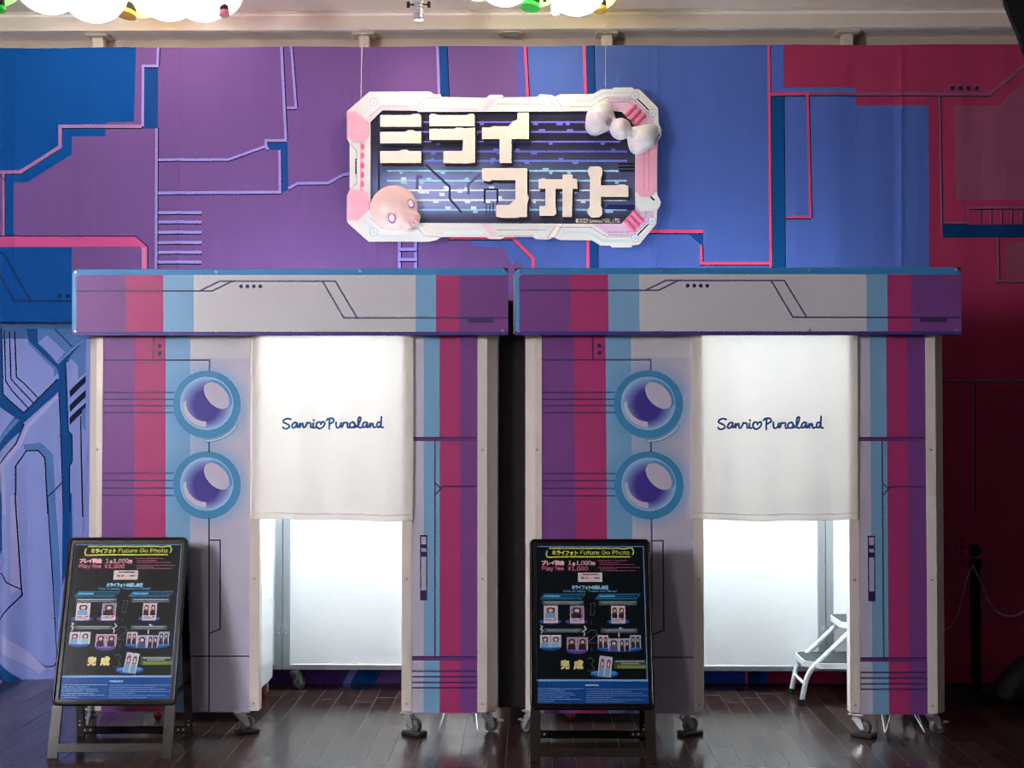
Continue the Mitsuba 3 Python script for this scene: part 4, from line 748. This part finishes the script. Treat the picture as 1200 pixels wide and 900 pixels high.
    for x, y, rx, c in ((132, 305, 102, 1), (382, 335, 100, 2), (778, 318, 216, 1), (630, 552, 130, 1)):
        L += [(affinity.scale(Point(*q2(x, y)).buffer(1), rx / 8.185, 4.0), ((0, 0, 0), (30, 78, 160), (84, 66, 150))[c]), (affinity.scale(Point(*q2(x, y - 12)).buffer(1), rx / 8.6, 2.6), ((0, 0, 0), (74, 140, 206), (126, 106, 190))[c])]
    for pts in ([(40, 105), (60, 115), (40, 140), (62, 150), (48, 180)], [(450, 110), (470, 140), (440, 160), (455, 180), (445, 205)], [(780, 122), (800, 130), (780, 135)], [(775, 172), (775, 215)]): L.append((line(Q2(pts), 1.3), (206, 212, 216)))
    for pts in ([(555, 700), (612, 690), (600, 815), (560, 820), (572, 712)],): L.append((line(Q(pts), 0.6), (84, 98, 104)))
    for pts in ([(480, 175), (510, 145), (560, 150), (570, 185), (480, 265), (560, 268)], [(475, 420), (510, 400), (540, 430), (510, 460), (540, 500), (500, 530), (470, 510)], [(520, 60), (520, 100)], [(520, 300), (520, 350)]): L.append((line(Q2(pts), 0.7), (80, 94, 100)))
    po = put('poster', {**print_shape(paint(L, R(0, 0, 128, 181)), mp(0.001), 'mat_poster_print'), 'to_world': M}, w, label='dark printed poster')
    # little pictures: plain figures on pale grounds
    def picture(cx, cy, pw, ph, bg, body, hair, k, cap=False, rot=0):
        h2 = ph * (0.72 if cap else 1.0); L = [(R(0, 0, pw, ph), (228, 214, 222)), (R(0.3, 0.3, pw - 0.3, h2), bg)]
        for i in range(k):
            a = pw * (i + 0.5) / k; rw = pw / k * 0.30
            L += [(affinity.scale(Point(a, h2 * 0.32).buffer(1), rw * 1.05, h2 * 0.19), hair), (R(a - rw * 0.95, h2 * 0.3, a + rw * 0.95, h2 * 0.55), hair), ([(a - rw * 1.2, h2), (a - rw, h2 * 0.56), (a + rw, h2 * 0.56), (a + rw * 1.2, h2)], body), (affinity.scale(Point(a, h2 * 0.38).buffer(1), rw * 0.62, h2 * 0.14), (226, 186, 172)), (R(a - rw * 1.35, h2 * 0.62, a - rw, h2), body)]
        if cap: L += [(R(1, h2 + ph * .07, pw * 0.6, h2 + ph * 0.12), (120, 110, 120)), (R(pw * 0.7, h2 + ph * 0.04, pw * 0.92, h2 + ph * 0.12), (210, 60, 80)), (R(1, h2 + ph * .17, pw * 0.8, h2 + ph * 0.2), (150, 130, 140))]
        pc = paint(L, R(0, 0, pw, ph)); cr, sr = math.cos(rot), math.sin(rot); m = mp(0.0022)
        f = lambda x, y: m(cx + (x - pw / 2) * cr - (y - ph / 2) * sr, cy + (x - pw / 2) * sr + (y - ph / 2) * cr)
        put('picture', {**print_shape(pc, f, 'mat_poster_print'), 'to_world': M}, po)
    BL, DKc = (118, 172, 206), (44, 34, 48)
    c = q(152, 810); picture(c[0], c[1], 15.8, 19.5, (222, 204, 216), BL, (60, 48, 60), 1, True)
    c = q(423, 812); picture(c[0], c[1], 15.8, 19.5, (150, 136, 168), DKc, (50, 34, 44), 1, True)
    c = q(850, 812); picture(c[0], c[1], 15.8, 19.5, (226, 196, 208), DKc, (38, 28, 34), 2, True)
    for x, bg, bd_, ha in ((84, (222, 206, 216), BL, (60, 50, 66)), (184, (214, 216, 226), (150, 200, 216), (80, 66, 84))): c = q2(x, 250); picture(c[0], c[1], 11.3, 13.6, bg, bd_, ha, 1)
    for x in (333, 434): c = q2(x, 272); picture(c[0], c[1], 11.3, 13.6, (178, 150, 172), DKc, (52, 36, 48), 1)
    for x, y, bg, k in ((626, 252, (216, 190, 200), 2), (726, 284, (164, 176, 208), 1), (826, 284, (158, 160, 190), 2), (928, 252, (150, 172, 200), 2)): c = q2(x, y); picture(c[0], c[1], 11.6, 13.8, bg, DKc if k == 2 else (70, 84, 120), (36, 28, 36), k)
    c = q2(640, 484); picture(c[0], c[1], 14.5, 22.5, (206, 200, 214), BL, (92, 74, 92), 2, False, 0.13)
    # lettering
    def lay(gs, col, d=0.0016):
        put('lettering', {**print_shape([(g, col) for g in gs], mp(d), 'mat_poster_print'), 'to_world': M}, po)
    lay(kfit('ミライフォト', q(175, 0)[0], q(440, 0)[0], q(0, 184)[1], 5.2), GRN)
    lay(kfit('プレイ料金', q(62, 0)[0], q(298, 0)[0], q(0, 292)[1], 5.2), (244, 196, 206))
    lay(kfit('枚', q(385, 0)[0], q(412, 0)[0], q(0, 296)[1], 3.2) + kfit('円', q(585, 0)[0], q(618, 0)[0], q(0, 296)[1], 4.0), (244, 196, 206))
    lay(kfit('ミライフォトの楽しみ方', q(375, 0)[0], q(752, 0)[0], q(0, 546)[1], 4.4), (150, 206, 232))
    lay(kfit('完', q2(228, 0)[0], q2(308, 0)[0], q2(0, 498)[1], 9.6) + kfit('成', q2(348, 0)[0], q2(436, 0)[0], q2(0, 498)[1], 9.6), (236, 226, 150))
    def latin(text, u0, u1, v, h, col):
        t = meshkit.text_mesh(text, h, 0.05, True); b = t.bounds; V = np.array(t.vertices)
        keep = np.all(V[t.faces][:, :, 2] > 0.04, axis=1)
        f = mp(0.0016); Wd = np.array([f(u0 + (a - b[0][0]) * (u1 - u0) / (b[1][0] - b[0][0]), v - y) for a, y, _ in V])
        m = trimesh.Trimesh(Wd, t.faces[keep], process=False); m.remove_unreferenced_vertices()
        put('lettering', {**mikit.ply(m, 'mat_poster_print', color=np.tile(lin(col), (len(m.vertices), 1))), 'to_world': M}, po)
    latin('Future Go Photo', q(465, 0)[0], q(985, 0)[0], q(0, 183)[1], 4.6, GRN)
    latin('1', q(340, 0)[0], q(372, 0)[0], q(0, 295)[1], 5.0, (244, 196, 206)); latin('1,000', q(422, 0)[0], q(580, 0)[0], q(0, 295)[1], 5.0, (244, 196, 206))
    latin('Play fee', q(62, 0)[0], q(295, 0)[0], q(0, 350)[1], 4.6, (226, 110, 160)); latin('¥1,000', q(332, 0)[0], q(545, 0)[0], q(0, 352)[1], 4.6, (226, 110, 160))
    latin('How to enjoy "Future Go Photo"', q(288, 0)[0], q(845, 0)[0], q(0, 580)[1], 2.5, (84, 170, 214))
    # legs
    for sx in (-1, 1):
        mk('front_leg', plate(sbox(sx * 0.25 - 0.022, 0.0, sx * 0.25 + 0.022, V0 + 0.002), -0.008, 0.008), 'mat_black_leg')
    mk('front_crossbar', plate(sbox(-0.228, 0.028, 0.228, 0.062), -0.007, 0.007), 'mat_black_leg')
    yt, zt = (e * 0.90)[1] + 0.022, (e * 0.90)[2]; yb = 0.425
    rb = lambda z: yt + (yb - yt) * (1 - z / zt)
    for sx in (-1, 1):
        a, b = np.array([sx * 0.252, yt, zt]), np.array([sx * 0.252, yb, 0.0])
        pts = np.array([(a[0] + dx, p[1] + dy, p[2]) for p in (a, b) for dx in (-0.017, 0.017) for dy in (-0.011, 0.011)])
        mk('rear_leg', trimesh.convex.convex_hull(pts), 'mat_black_frame')
        z = 0.25; q0 = B(sx * 0.252, z * nrm, -0.012)
        mk('side_stay', bx(sx * 0.252 - 0.006, sx * 0.252 + 0.006, min(q0[1] - 0.01, rb(z)), max(q0[1], rb(z)) + 0.005, z - 0.011, z + 0.011, 0.002), 'mat_black_frame')
        zz = 0.03; y0 = rb(zz) - 0.014
        br = mk('corner_bracket', extr(Polygon([(sx * 0.264, zz - 0.008), (sx * 0.264, zz + 0.055), (sx * 0.244, zz + 0.055), (sx * 0.244, zz + 0.012), (sx * 0.190, zz + 0.012), (sx * 0.190, zz - 0.008)]), y0 - 0.002, y0), 'mat_black_leg')
        for dx, dz in ((0.254, 0.045), (0.254, 0.025), (0.23, 0.002), (0.205, 0.002)): mk('rivet', screw(sx * dx, y0 - 0.0022, zz + dz, 0.0045), 'mat_chrome', br, 30)
    mk('rear_crossbar', bx(-0.236, 0.236, rb(0.03) - 0.012, rb(0.03) + 0.010, 0.012, 0.048, 0.003), 'mat_black_frame')
    return w
xl = X(127.5, 5.99, 888); xr = X(695.5, 5.94, 892)
a_frame(T().translate([xl, 6.0, 0]).rotate([0, 0, 1], 1.5), 'black A-frame poster board in front of the left booth, beside the blue drape')
a_frame(T().translate([xr, 5.945, 0]).rotate([0, 0, 1], 0.6), 'black A-frame poster board in front of the right booth, between the two doorways')

# ---------------------------------------------------------------- inside the booths
mc = thing('white_machine', 'white cabinet machine on red casters inside the left booth doorway', 'machine')
mx0, mx1, my0, my1, mz0, mz1 = -1.93, -1.405, 6.72, 7.37, 0.09, 0.92
add('body', bx(mx0, mx1, my0, my1, mz0, mz1, 0.008), 'mat_white_gloss', mc)
add('door', bx(mx1, mx1 + 0.006, my0 + 0.02, my1 - 0.03, 0.20, 0.70, 0.002), 'mat_white_gloss', mc)
add('control_plate', bx(mx1, mx1 + 0.005, my0 + 0.02, my1 - 0.03, 0.72, 0.90, 0.002), 'mat_white_gloss', mc)
scene['mat_display'] = {'type': 'diffuse', 'reflectance': rgb(210, 235, 250)}
put('display', {**mikit.ply(bx(mx1 + 0.006, mx1 + 0.008, 7.17, 7.23, 0.545, 0.575), 'mat_display'), 'em': {'type': 'area', 'sampling_weight': 0.05, 'radiance': {'type': 'rgb', 'value': [1.6, 1.9, 2.1]}}}, mc)
for cx, cy in ((mx0 + 0.07, my0 + 0.05), (mx1 - 0.05, my0 + 0.05), (mx0 + 0.07, my1 - 0.06), (mx1 - 0.04, my1 - 0.05)):
    c = add('caster', [bx(cx - 0.028, cx + 0.028, cy - 0.03, cy + 0.03, mz0 - 0.008, mz0), bx(cx - 0.022, cx - 0.018, cy - 0.02, cy + 0.03, 0.028, mz0), bx(cx + 0.018, cx + 0.022, cy - 0.02, cy + 0.03, 0.028, mz0)], 'mat_chrome', mc)
    wv = lathe([(0, -0.012), (0.034, -0.012), (0.036, -0.009), (0.036, 0.009), (0.034, 0.012), (0, 0.012)], 24).apply_transform(trimesh.transformations.rotation_matrix(math.pi / 2, [0, 1, 0]))
    wh = add('wheel', wv.apply_translation([cx, cy, 0.036]), 'mat_red_wheel', c, 30)
machine2 = copy_tree(mc, T().translate([2.04, 0, 0]), 'white cabinet machine hidden inside the right booth, only its red caster showing under the panel')
# step stool
st = thing('step_stool', 'white two-step stool with dark treads standing inside the right booth', 'stool')
sx0, sy0, sy1 = 1.40, 7.13, 7.43
def tread(x0, x1, z, nm):
    o = Polygon([(x0 + 0.07, sy0 - 0.02), (x1, sy0 - 0.02), (x1, sy1 + 0.02), (x0 + 0.03, sy1 + 0.02), (x0, sy1 - 0.02), (x0, sy0 + 0.06)])
    k = add(nm, xz(list(o.exterior.coords), z - 0.03, z), 'mat_white_gloss', st)
    add('mat', xz(list(o.buffer(-0.008).exterior.coords), z, z + 0.003), 'mat_tread', k)
tread(sx0 + 0.01, sx0 + 0.33, 0.225, 'tread'); tread(sx0 + 0.20, sx0 + 0.52, 0.428, 'tread')
for y in (sy0 + 0.01, sy1 - 0.01):
    add('side_tube', tube(bend([(sx0 - 0.01, y, 0.02), (sx0 + 0.02, y, 0.17), (sx0 + 0.26, y, 0.40), (sx0 + 0.45, y, 0.40)], 0.06, 10), 0.0135, 14), 'mat_white_gloss', st, True)
    add('rear_tube', tube(bend([(sx0 + 0.36, y, 0.40), (sx0 + 0.30, y, 0.20), (sx0 + 0.52, y, 0.02)], 0.05, 8), 0.0125, 12), 'mat_white_gloss', st, True)
    for xx in (sx0 - 0.012, sx0 + 0.522): add('rubber_foot', cyl((xx, y, 0.0), (xx, y, 0.035), 0.017, 16), 'mat_rubber', st, 30)
add('crossbar', cyl((sx0 + 0.008, sy0 + 0.01, 0.11), (sx0 + 0.008, sy1 - 0.01, 0.11), 0.009, 12), 'mat_white_gloss', st, 30)
# pale box inside the right booth
x0 = X(1033, 6.75, 840); x1 = X(1076, 6.75, 840)
bxk = thing('pale_box', 'pale grey plastic box showing below the right booth, behind its right-hand panel', 'box')
add('body', bx(x0, x1, 6.68, 6.95, 0.10, 0.32, 0.01), 'mat_pale_box', bxk)
for xx in (x0 + 0.02, x1 - 0.02):
    for yy in (6.71, 6.92): add('foot', cyl((xx, yy, 0), (xx, yy, 0.11), 0.008, 10), 'mat_rubber', bxk)
# ---------------------------------------------------------------- right of the booths
sn = thing('stanchion', 'black rope stanchion with a ball top in the dark right of the right booth', 'stanchion')
px_, py_ = X(1143, 7.3, 700), 7.3
add('base', lathe([(0, 0), (0.15, 0), (0.15, 0.008), (0.10, 0.03), (0.03, 0.045), (0, 0.045)], 36, (px_, py_, 0)), 'mat_gap', sn, 30)
add('pole', cyl((px_, py_, 0.03), (px_, py_, 0.745), 0.026, 20), 'mat_gap', sn, 30)
add('collar', lathe([(0, 0.70), (0.034, 0.70), (0.034, 0.735), (0.02, 0.745), (0, 0.745)], 24, (px_, py_, 0)), 'mat_gap', sn, 30)
add('finial', sph((px_, py_, 0.79), 0.034, 3), 'mat_gap', sn, True)
rp = []
r1 = [P(a, b, 7.26) for a, b in ((1142, 662), (1134, 672), (1128, 700), (1119, 730), (1107, 740), (1090, 742))]
r2 = [P(a, b, 7.26) for a, b in ((1139, 662), (1150, 682), (1158, 705), (1168, 718), (1182, 723), (1196, 720), (1215, 705), (1240, 670))]
add('rope', [tube(smooth_stroke(r1), 0.004, 8), tube(smooth_stroke(r2), 0.004, 8)], 'mat_rope_dim', None, True, label='thin pale rope drooping from the black stanchion', cat='rope')
b = [P(a, c, 7.1) for a, c in ((1172, 812), (1180, 778), (1192, 770), (1206, 768))]
man = hullS(((2.45, 7.1, 0.09), 0.09), ((2.85, 7.1, 0.10), 0.10), ((2.53, 7.1, 0.19), 0.075), ((2.66, 7.12, 0.235), 0.06), ((2.85, 7.1, 0.22), 0.08))
t = fin_mesh(man, 0.02, 6); vv = np.array(t.vertices); vv += 0.02 * (meshkit.noise(vv * 14)[:, None] - 0.5); vv[:, 2] = np.maximum(vv[:, 2], 0); t.vertices = vv
add('black_bag', t, 'mat_bag', None, True, label='black soft bag lying on the floor at the right edge', cat='bag')
